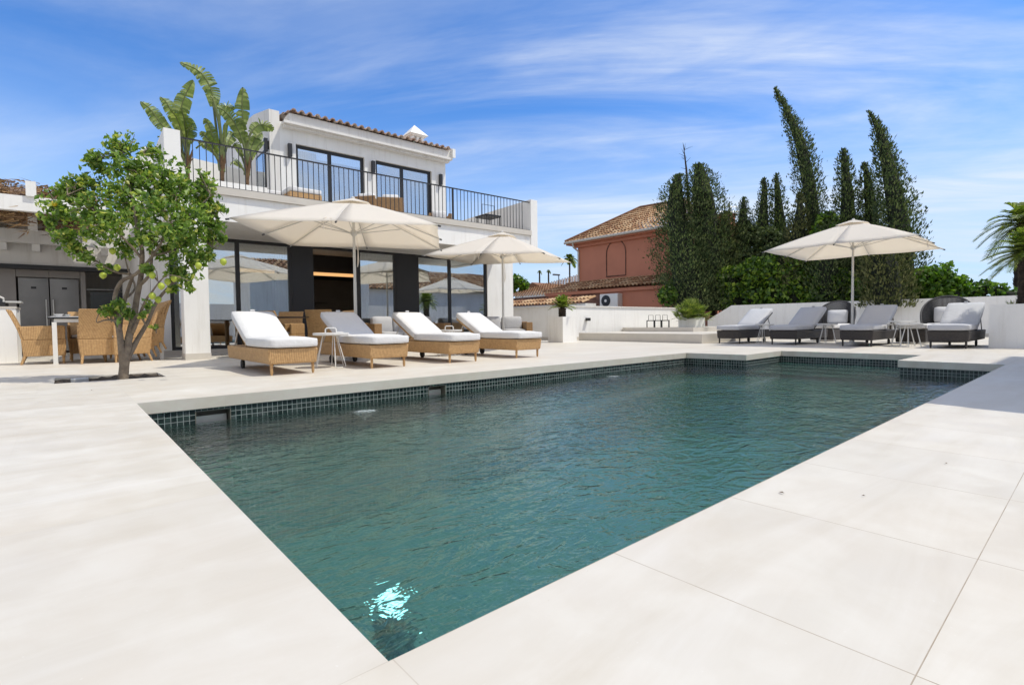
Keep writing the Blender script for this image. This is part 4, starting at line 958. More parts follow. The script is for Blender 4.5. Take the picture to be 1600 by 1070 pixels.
planter('low wide white planter with a fan palm standing on the stone steps', (15.95,9.15), .62, .30, .376)
planter('big white planter cut by the right edge, with a palm trunk rising from it', (14.0,.72), 1.50, .82, 0, 0)
# black wire lantern frames on the upper step
for k, px in enumerate((1017,1028,1039)):
    p = gp(px,511,.376); p = Vector((15.3+k*.12, 0, .376)); d = ray(px,505); p.y = d[1]/d[0]*p.x
    t = thing('wire_stand', ('left','middle','right')[k]+' one of the three black wire stands on the upper stone step', 'stand', p, -.92, 'black wire stands')
    m = MB(); a = .13; H_ = .25
    for sx in (-1,1):
        for sy in (-1,1): m.box((sx*a-.010,sy*a-.010,0),(sx*a+.010,sy*a+.010,H_))
        m.box((sx*a-.009,-a+.010,H_-.018),(sx*a+.009,a-.010,H_-.001)); m.box((-a+.01,sx*a-.009,H_-.018),(a-.01,sx*a+.009,H_-.001))
    obj('frame', m, 'black', t)
    obj('handle', MB().tube([(-.08,0,H_-.01),(-.075,0,H_+.17),(.075,0,H_+.17),(.08,0,H_-.01)],.009,6), 'black', t)
    obj('shelf', MB().box((-a+.01,-a+.01,H_-.03),(a-.01,a-.01,H_-.019)), 'black', t)
# upper terrace furniture
UG = 'armchairs on the roof terrace'
def terrace_chair(label, u, v, rz, W=.62):
    p = H2W(u,v,3.0); t = thing('lounge_armchair', label, 'armchair', p, rz, UG); h = W/2
    obj('base', MB().box((-h,0,.08),(h,.72,.28)), 'wickerb', t, bevel=.01); obj('back_frame', MB().box((-h,.66,.281),(h,.72,.66)), 'wickerb', t, bevel=.01)
    for s in (-1,1): obj('armrest', MB().box((min(s*h,s*(h-.09)),0,.281),(max(s*h,s*(h-.09)),.655,.60)), 'wickerb', t, bevel=.01)
    obj('seat_cushion', softbox((-h+.1,.0,.283),(h-.1,.62,.42),.035), 'cushw', t, smooth=True); obj('back_cushion', softbox((-h+.1,.44,.42),(h-.1,.62,.76),.05,puff=.03), 'cushw', t, smooth=True)
    for sx in (-1,1):
        for sy in (.05,.66): obj('foot', MB().tube([(sx*(h-.05),sy,0),(sx*(h-.05),sy,.08)],.018), 'black', t)
    return t
def up(px, py, v): return hp(px,py,v)[0]
terrace_chair('wicker armchair on the roof terrace, above the right half of the big parasol', up(588,310,1.75), 1.75, PI+TH-.9)
terrace_chair('second wicker armchair on the roof terrace, left of the white cushioned one', up(612,318,1.65), 1.65, PI+TH-.5)
terrace_chair('wicker armchair full of white cushions on the roof terrace below the right upper window', up(688,326,1.6), 1.6, TH-.5)
q = thing('terrace_daybed', 'low wicker daybed with white cushion on the roof terrace below the left upper window', 'daybed', H2W(up(478,305,1.4),1.4,3.15), TH)
obj('base', MB().box((-.35,0,.0),(.36,.7,.40)), 'wicker', q, bevel=.01); obj('seat_cushion', softbox((-.36,-.01,.402),(.36,.7,.52),.035), 'cushw', q, smooth=True); [obj('foot', MB().box((x,.1,-.15),(x+.04,.6,-.001)), 'black', q) for x in (-.3,.26)]
q = thing('terrace_daybed', 'low wicker daybed with white cushion beside the planter wall on the roof terrace', 'daybed', H2W(up(420,295,2.0),1.9,3.0), TH)
obj('base', MB().box((-.12,0,.12),(.45,.7,.50)), 'wickerb', q, bevel=.01); obj('seat_cushion', softbox((-.13,-.01,.502),(.45,.7,.64),.035), 'cushw', q, smooth=True); obj('foot', MB().box((0,.1,0),(.3,.6,.12)), 'black', q)
q = thing('terrace_table', 'black side table with a looped wire handle behind the right end of the railing', 'side table', H2W(up(763,345,.7),.7,3.0), TH)
m = MB(); [m.box((sx*.22-.01,sy*.22-.01,0),(sx*.22+.01,sy*.22+.01,.44)) for sx in (-1,1) for sy in (-1,1)]; obj('legs', m, 'black', q)
obj('table_top', MB().box((-.25,-.25,.441),(.25,.25,.48)), 'black', q); obj('handle', MB().tube([(-.2,0,.48),(-.2,0,.78),(.2,0,.78),(.2,0,.48)],.008,6), 'black', q)
# ================================================================ NEIGHBOUR HOUSES
nb_ = thing('salmon_house', 'salmon house with hipped clay tile roof and blind arch, behind the white wall', 'house', (0,0,0))
X0 = 24.0; yL = onx(903,400,X0).y; ez = 5.45
yR = onx(1088,400,X0).y; m = MB(); m.box((X0,yR,-2),(X0+6,yL,ez)); obj('wall', m, 'terraplaster', nb_)
pk = tuple(onx(1000,326,26.6)); E0 = (X0-.45,yL+.65,ez+.02); E1 = (X0-.45,yR-.4,ez+.02); E2 = (X0+6.4,yR-.4,ez+.02); E3 = (X0+6.4,yL+.65,ez+.02)
pk2 = (pk[0]+.3, yR+2.4, pk[2]-.02)
tile_roof('tile_roof', E0[:3], E1, pk2, pk, 'tile', nb_, .25, .45, .06)
tile_roof('tile_roof', E3, E0, pk, (pk[0]+.02,pk[1],pk[2]), 'tile', nb_, .25, .45, .06)
tile_roof('tile_roof', E1, E2, (pk2[0]+.02,pk2[1],pk2[2]), pk2, 'tile', nb_, .25, .45, .06)
m = MB(); m.tube([(E0[0],E0[1],E0[2]+.08),(pk[0],pk[1],pk[2]+.06)],.10,8); m.tube([(pk[0],pk[1],pk[2]+.06),(pk2[0],pk2[1],pk2[2]+.06)],.10,8); m.tube([(E1[0],E1[1],E1[2]+.08),(pk2[0],pk2[1],pk2[2]+.06)],.10,8); obj('ridge_tiles', m, 'tile', nb_)
m = MB(); m.box((E0[0]+.04,yR-.35,ez-.14),(X0,yL+.6,ez)); m.box((X0,yL,ez-.14),(X0+6,yL+.6,ez)); m.box((X0-.15,yR-.1,ez-.32),(X0-.002,yL+.2,ez-.142)); obj('soffit', m, 'terraplaster', nb_)
m = MB(); m.tube([(E0[0]-.05,yR-.4,ez+.0),(E0[0]-.05,E0[1],ez+.0)],.075,8); obj('gutter', m, 'stone', nb_)
yp = yL-.10; zb = onx(908,447,X0-.1).z
m = MB(); m.tube([(E0[0]-.02,yp+.1,ez-.05),(E0[0]+.05,yp+.1,ez-.3),(X0-.07,yp,ez-.55),(X0-.07,yp,zb)],.06,8); obj('downpipe', m, 'stone', nb_)
# blind arch
a0 = onx(948,432,X0); a1 = onx(978,430,X0); at_ = onx(963,375,X0).z; r_ = abs(a0.y-a1.y)/2; yc = (a0.y+a1.y)/2; zb_ = (a0.z+a1.z)/2
pts = [(X0-.015,a0.y,zb_),(X0-.015,a0.y,at_-r_*1.1)]+[(X0-.015,yc+r_*math.cos(t),at_-r_*1.1+r_*1.1*math.sin(t)) for t in [PI*k/14 for k in range(1,14)]]+[(X0-.015,a1.y,at_-r_*1.1),(X0-.015,a1.y,zb_),(X0-.015,a0.y,zb_)]
obj('blind_arch', MB().tube(pts,.035,6), 'terradark', nb_)
# lean-to lower roof
zt_ = onx(895,450,X0).z+.15; X1 = X0-1.5; zl_ = onx(1000,446,X1).z
tile_roof('lower_tile_roof', (X1,yL+1.6,zl_+.02),(X1,yR,zl_+.02),(X0+.02,yR,zl_+.62),(X0+.02,yL+.4,zl_+.62), 'tile', nb_, .24, .42, .055)
m = MB(); m.box((X1+.14,yR+.1,zl_-.22),(X1+.5,yL+1.5,zl_-.04)); m.box((X1+.28,yR+.1,-2),(X0-.002,yL+1.35,zl_-.221)); obj('lower_wall', m, 'terraplaster', nb_)
yA = onx(893,465,X1+.27).y; yB = onx(937,465,X1+.27).y
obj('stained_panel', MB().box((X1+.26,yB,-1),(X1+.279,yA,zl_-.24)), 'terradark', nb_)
# air conditioner
a = onx(938,470,X1-.1); b = onx(966,470,X1-.1); zt1 = onx(952,459,X1-.1).z; zb1_ = onx(952,478,X1-.1).z-.12
ac = thing('air_conditioner', 'white air conditioning unit with a black round fan on the salmon wall', 'air conditioner', (X1-.15,(a.y+b.y)/2,zb1_)); W = abs(a.y-b.y)/2; Hh = zt1-zb1_
obj('case', MB().box((0,-W,0),(.42,W,Hh)), 'whitemetal', ac, bevel=.02)
m = MB().lathe([(W*.50,0),(W*.50,.02),(.001,.021)],28).xf(Matrix.Translation((-.002,W*.30,Hh*.52)) @ Matrix.Rotation(-PI/2,4,'Y')); obj('fan_grille', m, 'black', ac)
m = MB().lathe([(W*.13,0),(W*.13,.012),(.001,.013)],16).xf(Matrix.Translation((-.025,W*.30,Hh*.52)) @ Matrix.Rotation(-PI/2,4,'Y')); obj('fan_hub', m, 'whitemetal', ac)
obj('bracket', MB().box((.05,-W*.8,-.06),(.42,W*.8,-.001)), 'black', ac)
# low tiled house left of the salmon one
lh = thing('low_tiled_house', 'low house with a broad sunlit clay tile roof left of the salmon house', 'house', (0,0,0))
Xa, Xb = 24.5, 29.5
p0 = onx(800,464,Xa); p1 = onx(912,452,Xa); p3 = onx(797,458,Xb); p2 = onx(912,428,Xb)
e_l = Vector((Xa, p0.y+1.2, p0.z-.02)); e_r = Vector((Xa, p1.y-1.5, p0.z-.02)); 
r_l = Vector((Xb, p3.y+.2, p3.z-.1)); r_r = Vector((Xb, p2.y-1.5, p2.z+.25)); 
tile_roof('tile_roof', e_l, e_r, r_r, r_l, 'tile', lh, .27, .46, .07)
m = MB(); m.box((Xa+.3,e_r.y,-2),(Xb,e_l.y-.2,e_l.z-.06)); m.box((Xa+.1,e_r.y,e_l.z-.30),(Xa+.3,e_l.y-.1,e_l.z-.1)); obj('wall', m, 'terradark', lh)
gw = thing('tiled_garden_wall', 'white garden wall topped with clay tiles between the villa and the salmon house', 'wall', (0,0,0))
Xc = 19.0; q0 = onx(800,478,Xc); q1 = onx(893,474,Xc)
tile_roof('tile_cap', (Xc,q0.y+1,q0.z-.02),(Xc,q1.y-.8,q0.z-.02),(Xc+1.0,q1.y-.8,q0.z+.33),(Xc+1.0,q0.y+1,q0.z+.33), 'tile', gw, .24, .45, .055)
obj('wall', MB().box((Xc+.12,q1.y-.8,-2),(Xc+.9,q0.y+1,q0.z-.04)), 'plaster', gw)
# distant pale house, chimneys
dh = thing('distant_house', 'distant pale house with chimney pots seen between the villa and the tiled roof', 'house', (0,0,0)); q = dep(822,447,60)
obj('wall', MB().box((q.x-.3,q.y-3,-2),(q.x+8,q.y+1.6,q.z-.6)), 'plaster2', dh); obj('chimney', MB().box((q.x-.2,q.y-.2,q.z-.6),(q.x+.5,q.y+.5,q.z+.4)), 'stone', dh)
obj('roof', MB().slab([(q.x-.6,q.y-4,q.z-.6),(q.x-.6,q.y-.3,q.z-.6),(q.x-.6,q.y-1.6,q.z+.3)], (8,0,0)), 'tile', dh)
ch_ = thing('salmon_chimney', 'salmon chimney block between the cypresses', 'chimney', (0,0,0)); q = dep(1134,345,26); obj('stack', MB().box((q.x-.3,q.y-.35,2),(q.x+.3,q.y+.35,q.z+.25)), 'terraplaster', ch_); obj('cap', MB().box((q.x-.36,q.y-.41,q.z+.25),(q.x+.36,q.y+.41,q.z+.33)), 'terradark', ch_)
an = thing('tv_antenna', 'television antenna mast beside the salmon chimney', 'antenna', tuple(dep(1140,360,26.5)))
m = MB(); m.tube([(0,0,-2),(0,0,1.3)],.03,6); obj('mast', m, 'black', an); m = MB(); m.tube([(-.45,.35,.95),(.5,-.4,.95)],.018,5); m.tube([(-.3,.25,1.2),(.3,-.25,1.2)],.015,5); [m.tube([(-.3+.2*k-.1,.25-.17*k-.12,1.2),(-.3+.2*k+.1,.25-.17*k+.12,1.2)],.012,4) for k in range(4)]; obj('aerial', m, 'alu', an)
# unseen near-side houses mirror in the windows; garden house added to shade the deck
gh = thing('unseen_garden_house', 'unseen white garden house with a tiled roof, added right of the pool to cast shade', 'house', (0,0,0))
obj('wall', MB().box((5.85,-4.5,0),(11.5,-.55,2.9)), 'plaster2', gh)
tile_roof('tile_roof', (5.6,-.35,2.95),(11.75,-.35,2.95),(11.75,-2.6,3.9),(5.6,-2.6,3.9), 'tile', gh, .25, .45, .06)
tile_roof('tile_roof', (11.75,-4.8,2.95),(5.6,-4.8,2.95),(5.6,-2.6,3.9),(11.75,-2.6,3.9), 'tile', gh, .25, .45, .06)
obj('gable', MB().slab([(5.87,-4.6,2.9),(5.87,-.5,2.9),(5.87,-2.6,3.8)], (5.6,0,0)), 'plaster2', gh)
rh = thing('rear_house', 'grey rendered house with a dark tiled roof on the near side of the pool', 'house', (0,0,0))
obj('wall', MB().box((13,-13,0),(36,-8,3.0)), 'plaster2', rh)
tile_roof('tile_roof', (36.5,-7.5,3.0),(12.5,-7.5,3.0),(14,-11,4.7),(35,-11,4.7), 'tile', rh, .27, .46, .07)
obj('gable', MB().slab([(14.1,-13,3),(14.1,-8,3),(14.1,-11,4.5)], (20.8,0,0)), 'plaster2', rh)
rw = thing('rear_wall', 'white boundary wall on the near side of the deck', 'wall', (0,0,0)); obj('wall', MB().box((-9,-6.3,0),(21,-6.05,1.8)), 'plaster2', rw)
# ================================================================ STRELITZIA AND PALMS
def spline(P, n):
    out = []
    for i in range(len(P)-1):
        a, b, c, d = P[max(i-1,0)], P[i], P[i+1], P[min(i+2,len(P)-1)]
        for k in range(n):
            u = k/n; out.append(.5*((2*b)+(c-a)*u+(2*a-5*b+4*c-d)*u*u+(-a+3*b-3*c+d)*u**3))
    return out+[P[-1]]
def blade(vs, fs, P, wmax, face, torn=.3):
    """big torn paddle blade along the midrib P; face is the way its surface looks"""
    n = len(P)
    for s in (-1,1):
        dz_, dn_, cut = .1, .1, False
        for i in range(n-1):
            a, b = P[i], P[i+1]; t = (b-a).normalized(); side = t.cross(face).normalized()*s; nr = t.cross(side).normalized()
            u0, u1 = i/(n-1), (i+1)/(n-1); f = lambda u: wmax*max(.02,math.sin(PI*min(1,u*.90+.09))**.7)
            was, cut = cut, random.random() < torn
            if was: dz_, dn_ = random.uniform(0,.45), random.uniform(-.1,.35)
            gap = (b-a)*(.30 if cut else 0); dr = Vector((0,0,-1))*dz_+nr*dn_*s
            d0 = (side+t*.30+dr).normalized()
            m0, m1 = a+d0*f(u0)*.55+nr*.02, b+d0*f(u1)*.55+nr*.02; d1 = (d0+Vector((0,0,-.35))).normalized()
            e0, e1 = m0+d1*f(u0)*.45+((b-a)*.3 if was else (b-a)*0), m1+d1*f(u1)*.45-gap
            k = len(vs); vs += [tuple(q) for q in (a,b,m1,m0,e1,e0)]; fs += [(k,k+1,k+2,k+3),(k+3,k+2,k+4,k+5)]
def strelitzia(label, base, specs, v0):
    t = thing('bird_of_paradise_plant', label, 'plant', base, 0, 'tall paddle-leaved plants on the roof terrace'); base = Vector(base)
    for i, (path, bl_i, w_) in enumerate(specs):
        vo = random.uniform(-.35,.35); n = len(path)
        K = [Vector((random.uniform(-.05,.05),random.uniform(-.05,.05),0))]+[W_(px,py,v0+vo*(k+1)/n)-base for k,(px,py) in enumerate(path)]
        S = spline(K, 8); ib = bl_i*8; ang = random.uniform(-.5,.5); face = Vector((-.656*math.cos(ang)+.754*math.sin(ang), -.754*math.cos(ang)-.656*math.sin(ang), random.uniform(-.1,.5)))
        vs = []; fs = []; blade(vs, fs, S[ib:], w_, face)
        lf = obj('leaf', (vs,[],fs), 'lf_strel', t)
        obj('leaf_stalk', MB().tube(S[:ib+1]+S[ib+3::3],[.024]*(ib+1)+[.011]*len(S[ib+3::3]),6), 'stalk', lf)
    m = MB()
    for k in range(9): a = random.uniform(0,2*PI); m.tube([(0,0,-.5),(0,0,-.1),(math.cos(a)*.05,math.sin(a)*.05,.15),(math.cos(a)*.12,math.sin(a)*.12,random.uniform(.2,.42))],[.04,.038,.026,.006],6)
    obj('stem_base', m, 'stalkbrown', t); return t
def W_(px, py, v): u, z = hp(px,py,v); return H2W(u,v,z)
strelitzia('tallest bird of paradise plant with the highest leaf, standing in the terrace planter', W_(347,268,2.0),
   [([(340,215),(334,168),(330,140),(312,112),(281,98)],2,.17),([(338,240),(330,205),(320,185)],1,.12),([(340,245),(328,222),(313,206)],1,.11),([(338,240),(322,228),(308,220)],1,.10),
    ([(344,210),(336,165),(330,150)],2,.06),([(354,230),(362,212),(372,205),(378,212)],1,.13),([(350,225),(352,195),(356,192)],1,.05),([(346,215),(343,180),(352,166),(366,172)],2,.13),([(335,240),(318,225),(306,232)],1,.06)], 2.0)
strelitzia('bird of paradise plant with one upright leaf, beside the terrace gable wall', W_(386,274,2.0),
   [([(382,230),(380,195),(378,165),(380,137)],2,.15),([(386,235),(392,208),(408,194),(427,204)],2,.15),([(380,225),(368,195),(352,175),(340,168)],1,.14),([(384,225),(376,198),(372,185)],1,.12),([(390,240),(400,215),(410,208)],1,.12),([(378,245),(368,225),(362,232)],1,.08),([(392,250),(402,230),(412,221)],1,.06),([(378,262),(366,252),(360,258)],1,.07)], 2.0)
strelitzia('bird of paradise plant leaning left behind the white terrace corner post', W_(293,262,3.0),
   [([(270,215),(250,192),(236,172),(220,159)],1,.15),([(284,210),(282,175),(290,148),(302,126)],1,.17),([(280,210),(270,180),(260,160),(251,152)],1,.13),([(286,215),(276,185),(266,172)],1,.13),([(290,215),(288,190),(284,170)],1,.16),([(296,225),(300,205),(296,184)],1,.13),([(292,225),(294,205),(300,196)],1,.12),([(276,232),(258,215),(246,214)],1,.07)], 3.0)
def frond(vs, fs, P, ll, lw, n=26, droop=.3, vee=.5):
    """pinnate frond along the polyline P"""
    m_ = len(P)-1
    def at(u): x = u*m_; i = min(int(x),m_-1); return P[i].lerp(P[i+1],x-i)
    for k in range(n):
        u = .12+.88*k/(n-1); p = at(u); t = (at(min(1,u+.03))-at(max(0,u-.03))).normalized(); sd = t.cross(Vector((0,0,1)))
        sd = sd.normalized() if sd.length > .05 else Vector((1,0,0)); nr = sd.cross(t)
        for s in (-1,1):
            l = ll*(math.sin(PI*(u*.85+.12)))**.5*random.uniform(.85,1.1)
            d = (sd*s+t*.75+nr*vee+Vector((0,0,-.15))).normalized(); e = p+d*l+Vector((0,0,-droop*l)); mid = p+d*l*.5+Vector((0,0,-droop*l*.15)); w = t*lw
            i = len(vs); vs += [tuple(p-w*.4),tuple(p+w*.4),tuple(mid+w*.5),tuple(mid-w*.5),tuple(e)]; fs += [(i,i+1,i+2,i+3),(i+3,i+2,i+4)]
def palm(name, label, base, h, r, nf, fl, ll, lw, droop=.35, trunkmat='barkd', lean=(0,0), cat='palm', lo=-.2, group=None):
    t = thing(name, label, cat, base, 0, group); m = MB(); K = 12
    top = Vector((lean[0],lean[1],h))
    m.tube([top*(k/K) for k in range(K+1)], [r*(1.15 if k < 2 else (1+.10*(k%2)))*(1 if k < K else .8) for k in range(K+1)], 14)
    for k in range(int(h/r*10)):   # leaf scars
        z = random.random()*h; a = random.uniform(0,2*PI); c = top*(z/h); o = Vector((math.cos(a),math.sin(a),0)); s_ = Vector((-math.sin(a),math.cos(a),0))
        i = len(m.v); w = r*.35; m.v += [tuple(c+o*r*.98-s_*w), tuple(c+o*r*.98+s_*w), tuple(c+o*r*1.28+Vector((0,0,r*.45)))]; m.f.append((i,i+1,i+2))
    obj('trunk', m, trunkmat, t)
    vs = []; fs = []; rb = MB()
    for k in range(nf):
        a = k*2.399+random.uniform(-.2,.2); el = lo+(1.35-lo)*((k+.5)/nf)**.8; l = fl*random.uniform(.85,1.1)
        d = Vector((math.cos(a)*math.cos(el),math.sin(a)*math.cos(el),math.sin(el))); P = []
        for i in range(8):
            u = i/7; P.append(top+d*l*u+Vector((0,0,-1))*l*droop*u*u*(.5+math.cos(el)))
        frond(vs, fs, P, ll, lw); rb.tube(P,[.016*fl+.002]*4+[.008*fl]*4,5)
    cr = obj('fronds', (vs,[],fs), 'lf_palm', t); obj('midribs', rb, 'stalk', cr); return t
palm('cycad', 'small cycad with a dark stubby trunk in the tall white planter', (11.22,10.62,.71), .30, .105, 44, .50, .12, .016, .30, cat='cycad', lo=.25)
palm('tall_palm', 'palm cut by the right edge, its dark trunk in the big planter', (14.0,1.0,.78), 1.02, .15, 60, .68, .20, .016, .32, cat='palm', lo=-.35)
palm('tall_palm', 'darker palm crown above and behind the one at the right edge', tuple(dep(1598,470,17)), dep(1598,352,17).z-dep(1598,470,17).z, .22, 30, 1.3, .4, .035, .5, cat='palm', lo=-.3)
def fanpalm(label, base, n, rad):
    t = thing('fan_palm', label, 'palm', base); vs = []; fs = []; m = MB()
    for k in range(n):
        a = random.uniform(0,2*PI); el = random.uniform(-.05,1.45); d = Vector((math.cos(a)*math.cos(el),math.sin(a)*math.cos(el),math.sin(el)))
        l = rad*random.uniform(.45,.95); c = d*l; m.tube([(0,0,0),tuple(c*.5+Vector((0,0,.03))),tuple(c)],.005,4)
        s = d.cross(Vector((0,0,1))); s = s.normalized() if s.length > .05 else Vector((1,0,0)); nr = s.cross(d)
        q = (d*.6+nr*random.uniform(-.3,.9)).normalized()
        for j in range(13):
            b = -1.25+2.5*j/12; e = (q*math.cos(b)+s*math.sin(b)); ll = rad*.42*random.uniform(.85,1.1); w = e.cross(nr).normalized()*.010
            i = len(vs); p1 = c+e*ll*.55; vs += [tuple(c),tuple(p1+w),tuple(c+e*ll+Vector((0,0,-.02))),tuple(p1-w)]; fs.append((i,i+1,i+2,i+3))
    cr = obj('fan_leaves', (vs,[],fs), 'lf_palm', t); obj('leaf_stalks', m, 'stalk', t)
fanpalm('bushy green fan palm in the low white planter on the steps', (15.95,9.15,.62), 210, .60)
# tiny far palms and street lamps on the skyline
for k, (px, py, lab) in enumerate(((843,425,'tiny distant palm, leftmost above the tiled roof'),(857,424,'tiny distant palm left of the street lamp'),(890,405,'distant green palm just left of the salmon house'))):
    b = dep(px,py,70); s_ = 1.1 if k == 2 else .36
    palm('distant_palm', lab, (b.x,b.y,-2), b.z+2, .10, 14, s_, .5*s_, .10*s_, .5, cat='palm', lo=-.3, group='distant palms on the skyline')
b = dep(873,430,60); t = thing('street_lamp', 'distant grey street lamp on the skyline left of the salmon house', 'street lamp', (b.x,b.y,-2)); obj('post', MB().tube([(0,0,0),(0,0,b.z+2)],.06,6), 'rope', t); obj('lamp_head', MB().box((-.9,-.12,b.z+1.95),(.1,.12,b.z+2.1)), 'rope', t)
# ================================================================ LEMON TREE
random.seed(11)
TB = Vector((.50,7.28,-.06)); lem = thing('lemon_tree', 'lemon tree with twisting bare lower stems and green fruit in a cut-out of the paving', 'tree', TB)
DT = (TB.x*-RN[0,2]+TB.y*-RN[1,2])
def lp(px, py, dd=0): return dep(px,py,DT+dd)-TB
tw = MB()
main = [ # trunk and limbs: (pixel x, pixel y, depth offset, radius)
 [(192,600,0,.075),(196,560,0,.065),(203,520,.02,.052),(212,480,.05,.045),(218,440,.05,.040),(222,400,.0,.034),(215,360,0,.025),(205,300,.0,.016),(195,240,.0,.008)],
 [(194,575,0,.060),(188,535,-.05,.046),(184,500,-.08,.040),(180,465,-.1,.034),(190,440,-.1,.030),(212,428,-.1,.026),(240,400,-.1,.020),(262,360,-.1,.014),(275,310,-.1,.008)],
 [(197,562,0,.052),(215,530,.1,.036),(232,500,.15,.030),(248,465,.2,.026),(268,445,.25,.020),(290,420,.3,.013),(318,400,.35,.008),(345,380,.35,.004)],
 [(186,520,-.05,.036),(191,480,.1,.032),(200,450,.15,.028),(205,430,.1,.024),(180,425,.0,.016),(150,408,-.05,.012),(118,385,-.1,.009),(95,350,-.1,.005)],
 [(218,445,.05,.030),(235,425,0,.022),(238,390,0,.018),(232,340,.1,.012),(240,290,.15,.007),(225,235,.1,.004)],
 [(222,405,0,.024),(200,380,-.1,.016),(170,350,-.2,.011),(140,320,-.25,.006),(105,305,-.25,.004)],
 [(262,362,-.1,.014),(295,340,-.1,.010),(325,310,0,.006),(340,300,0,.004)],
 [(240,400,-.1,.018),(285,385,.1,.011),(315,350,.2,.007),(335,330,.25,.004)],
 [(207,520,.02,.028),(228,470,-.1,.020),(238,455,-.2,.014),(262,430,-.25,.008),(300,440,-.25,.005)],
 [(188,500,-.08,.020),(165,500,-.2,.012),(150,503,-.25,.007),(160,480,-.25,.004)],
 [(190,470,.1,.022),(210,450,.3,.016),(200,420,.35,.013),(190,380,.4,.010),(180,330,.4,.006)]]
nodes = []
for br in main:
    P = [lp(a,b,c) for a,b,c,r in br]; R_ = [r*.70 for *_, r in br]; Q = []; RR = []
    for i in range(len(P)-1):
        for k in range(4):
            u = k/4; p0_, p1_, p2_, p3_ = P[max(i-1,0)],P[i],P[i+1],P[min(i+2,len(P)-1)]
            q = .5*((2*p1_)+(p2_-p0_)*u+(2*p0_-5*p1_+4*p2_-p3_)*u*u+(-p0_+3*p1_-3*p2_+p3_)*u**3)
            q += Vector((mnoise.noise(q*4),mnoise.noise(q*4+Vector((9,0,0))),0))*.012; Q.append(q); RR.append(R_[i]*(1-u)+R_[i+1]*u)
    Q.append(P[-1]); RR.append(R_[-1]); tw.tube(Q, RR, 9); nodes += [(q,r) for q, r in zip(Q,RR) if q.z > 1.0 and r < .03]
obj('trunk', tw, 'bark', lem, smooth=True)
blobs = [(90,325,30,-.2),(112,300,26,-.1),(100,368,22,-.2),(135,285,22,0),(138,325,28,-.3),(150,360,26,-.2),(120,390,14,-.1),(148,250,16,0),(163,268,12,.1),(178,300,22,-.2),(172,345,28,-.3),
 (182,232,22,0),(200,225,20,.1),(190,262,24,-.1),(208,290,30,.1),(205,330,32,.2),(225,262,22,.1),(240,240,18,.2),(245,285,28,0),(238,325,32,-.3),(262,310,30,.2),(272,270,24,.1),(290,295,28,0),(318,285,20,.1),(322,318,26,.2),
 (300,340,30,-.1),(334,345,20,.3),(322,372,22,.3),(290,375,28,0),(265,355,28,-.3),(255,385,22,.1),(225,370,22,-.3),(195,385,20,.2),(302,405,20,.2),(280,425,20,.1),(300,440,18,.1),(270,450,10,.1),(322,402,14,.3),(262,400,14,0),
 (135,405,13,-.2),(148,415,10,-.2),(168,488,12,-.2),(188,478,12,-.2),(178,500,10,-.25),(200,490,10,-.1),(228,478,10,-.2),(222,492,7,-.1),(240,508,7,.1),(348,330,10,.3),(345,372,9,.3),(78,345,10,-.2),(170,420,8,.1),(228,420,10,-.25)]
P = []; lt_ = MB()
for (px, py, r, dd) in blobs:
    c = lp(px,py,dd); rr = r/808.5*(DT+dd)
    nl = int(300*(rr/.18)**2)+34
    pts = blobpts(c, rr*1.02, nl, .25); P.append(pts)
    near = min(nodes, key=lambda q: (q[0]-c).length) if py < 470 else (c+Vector((.03,0,-.12)),.005)
    for k in range(7 if r > 15 else 3):
        e = Vector(pts[random.randrange(nl)]); s = near[0].lerp(c, random.uniform(0,.5)); m1 = s.lerp(e,.5)+Vector((random.uniform(-.04,.04),random.uniform(-.04,.04),.02)); lt_.tube([s,m1,e],[.006,.0045,.002],5,cap=False)
obj('twigs', lt_, 'bark', lem)
P = np.concatenate(P); keep = np.array([mnoise.noise(Vector(p)*6.5) > -.14 for p in P]); P = P[keep]
obj('foliage', leaves(P, .062, .56, .3, jit=.9, droop=.5), 'lf_lemon', lem)
fr_ = [(161,430),(252,447),(262,440),(238,430),(247,468),(238,462),(183,418),(349,409),(176,392),(310,415),(272,435)]
for i, (px, py) in enumerate(fr_):
    m = MB().lathe([(.001,-.042),(.012,-.038),(.03,-.018),(.034,0),(.03,.018),(.014,.034),(.001,.038)],14); o_ = obj('lemon_fruit', m, 'lemon', lem, smooth=True); o_.location = lp(px,py,-.25 if i % 2 else -.05)
for px, py in ((85,318),):
    m = MB().lathe([(.001,-.034),(.012,-.03),(.025,-.012),(.028,0),(.025,.012),(.012,.026),(.001,.03)],12); o_ = obj('lemon_fruit', m, 'lemony', lem, smooth=True); o_.location = lp(px,py,-.3)
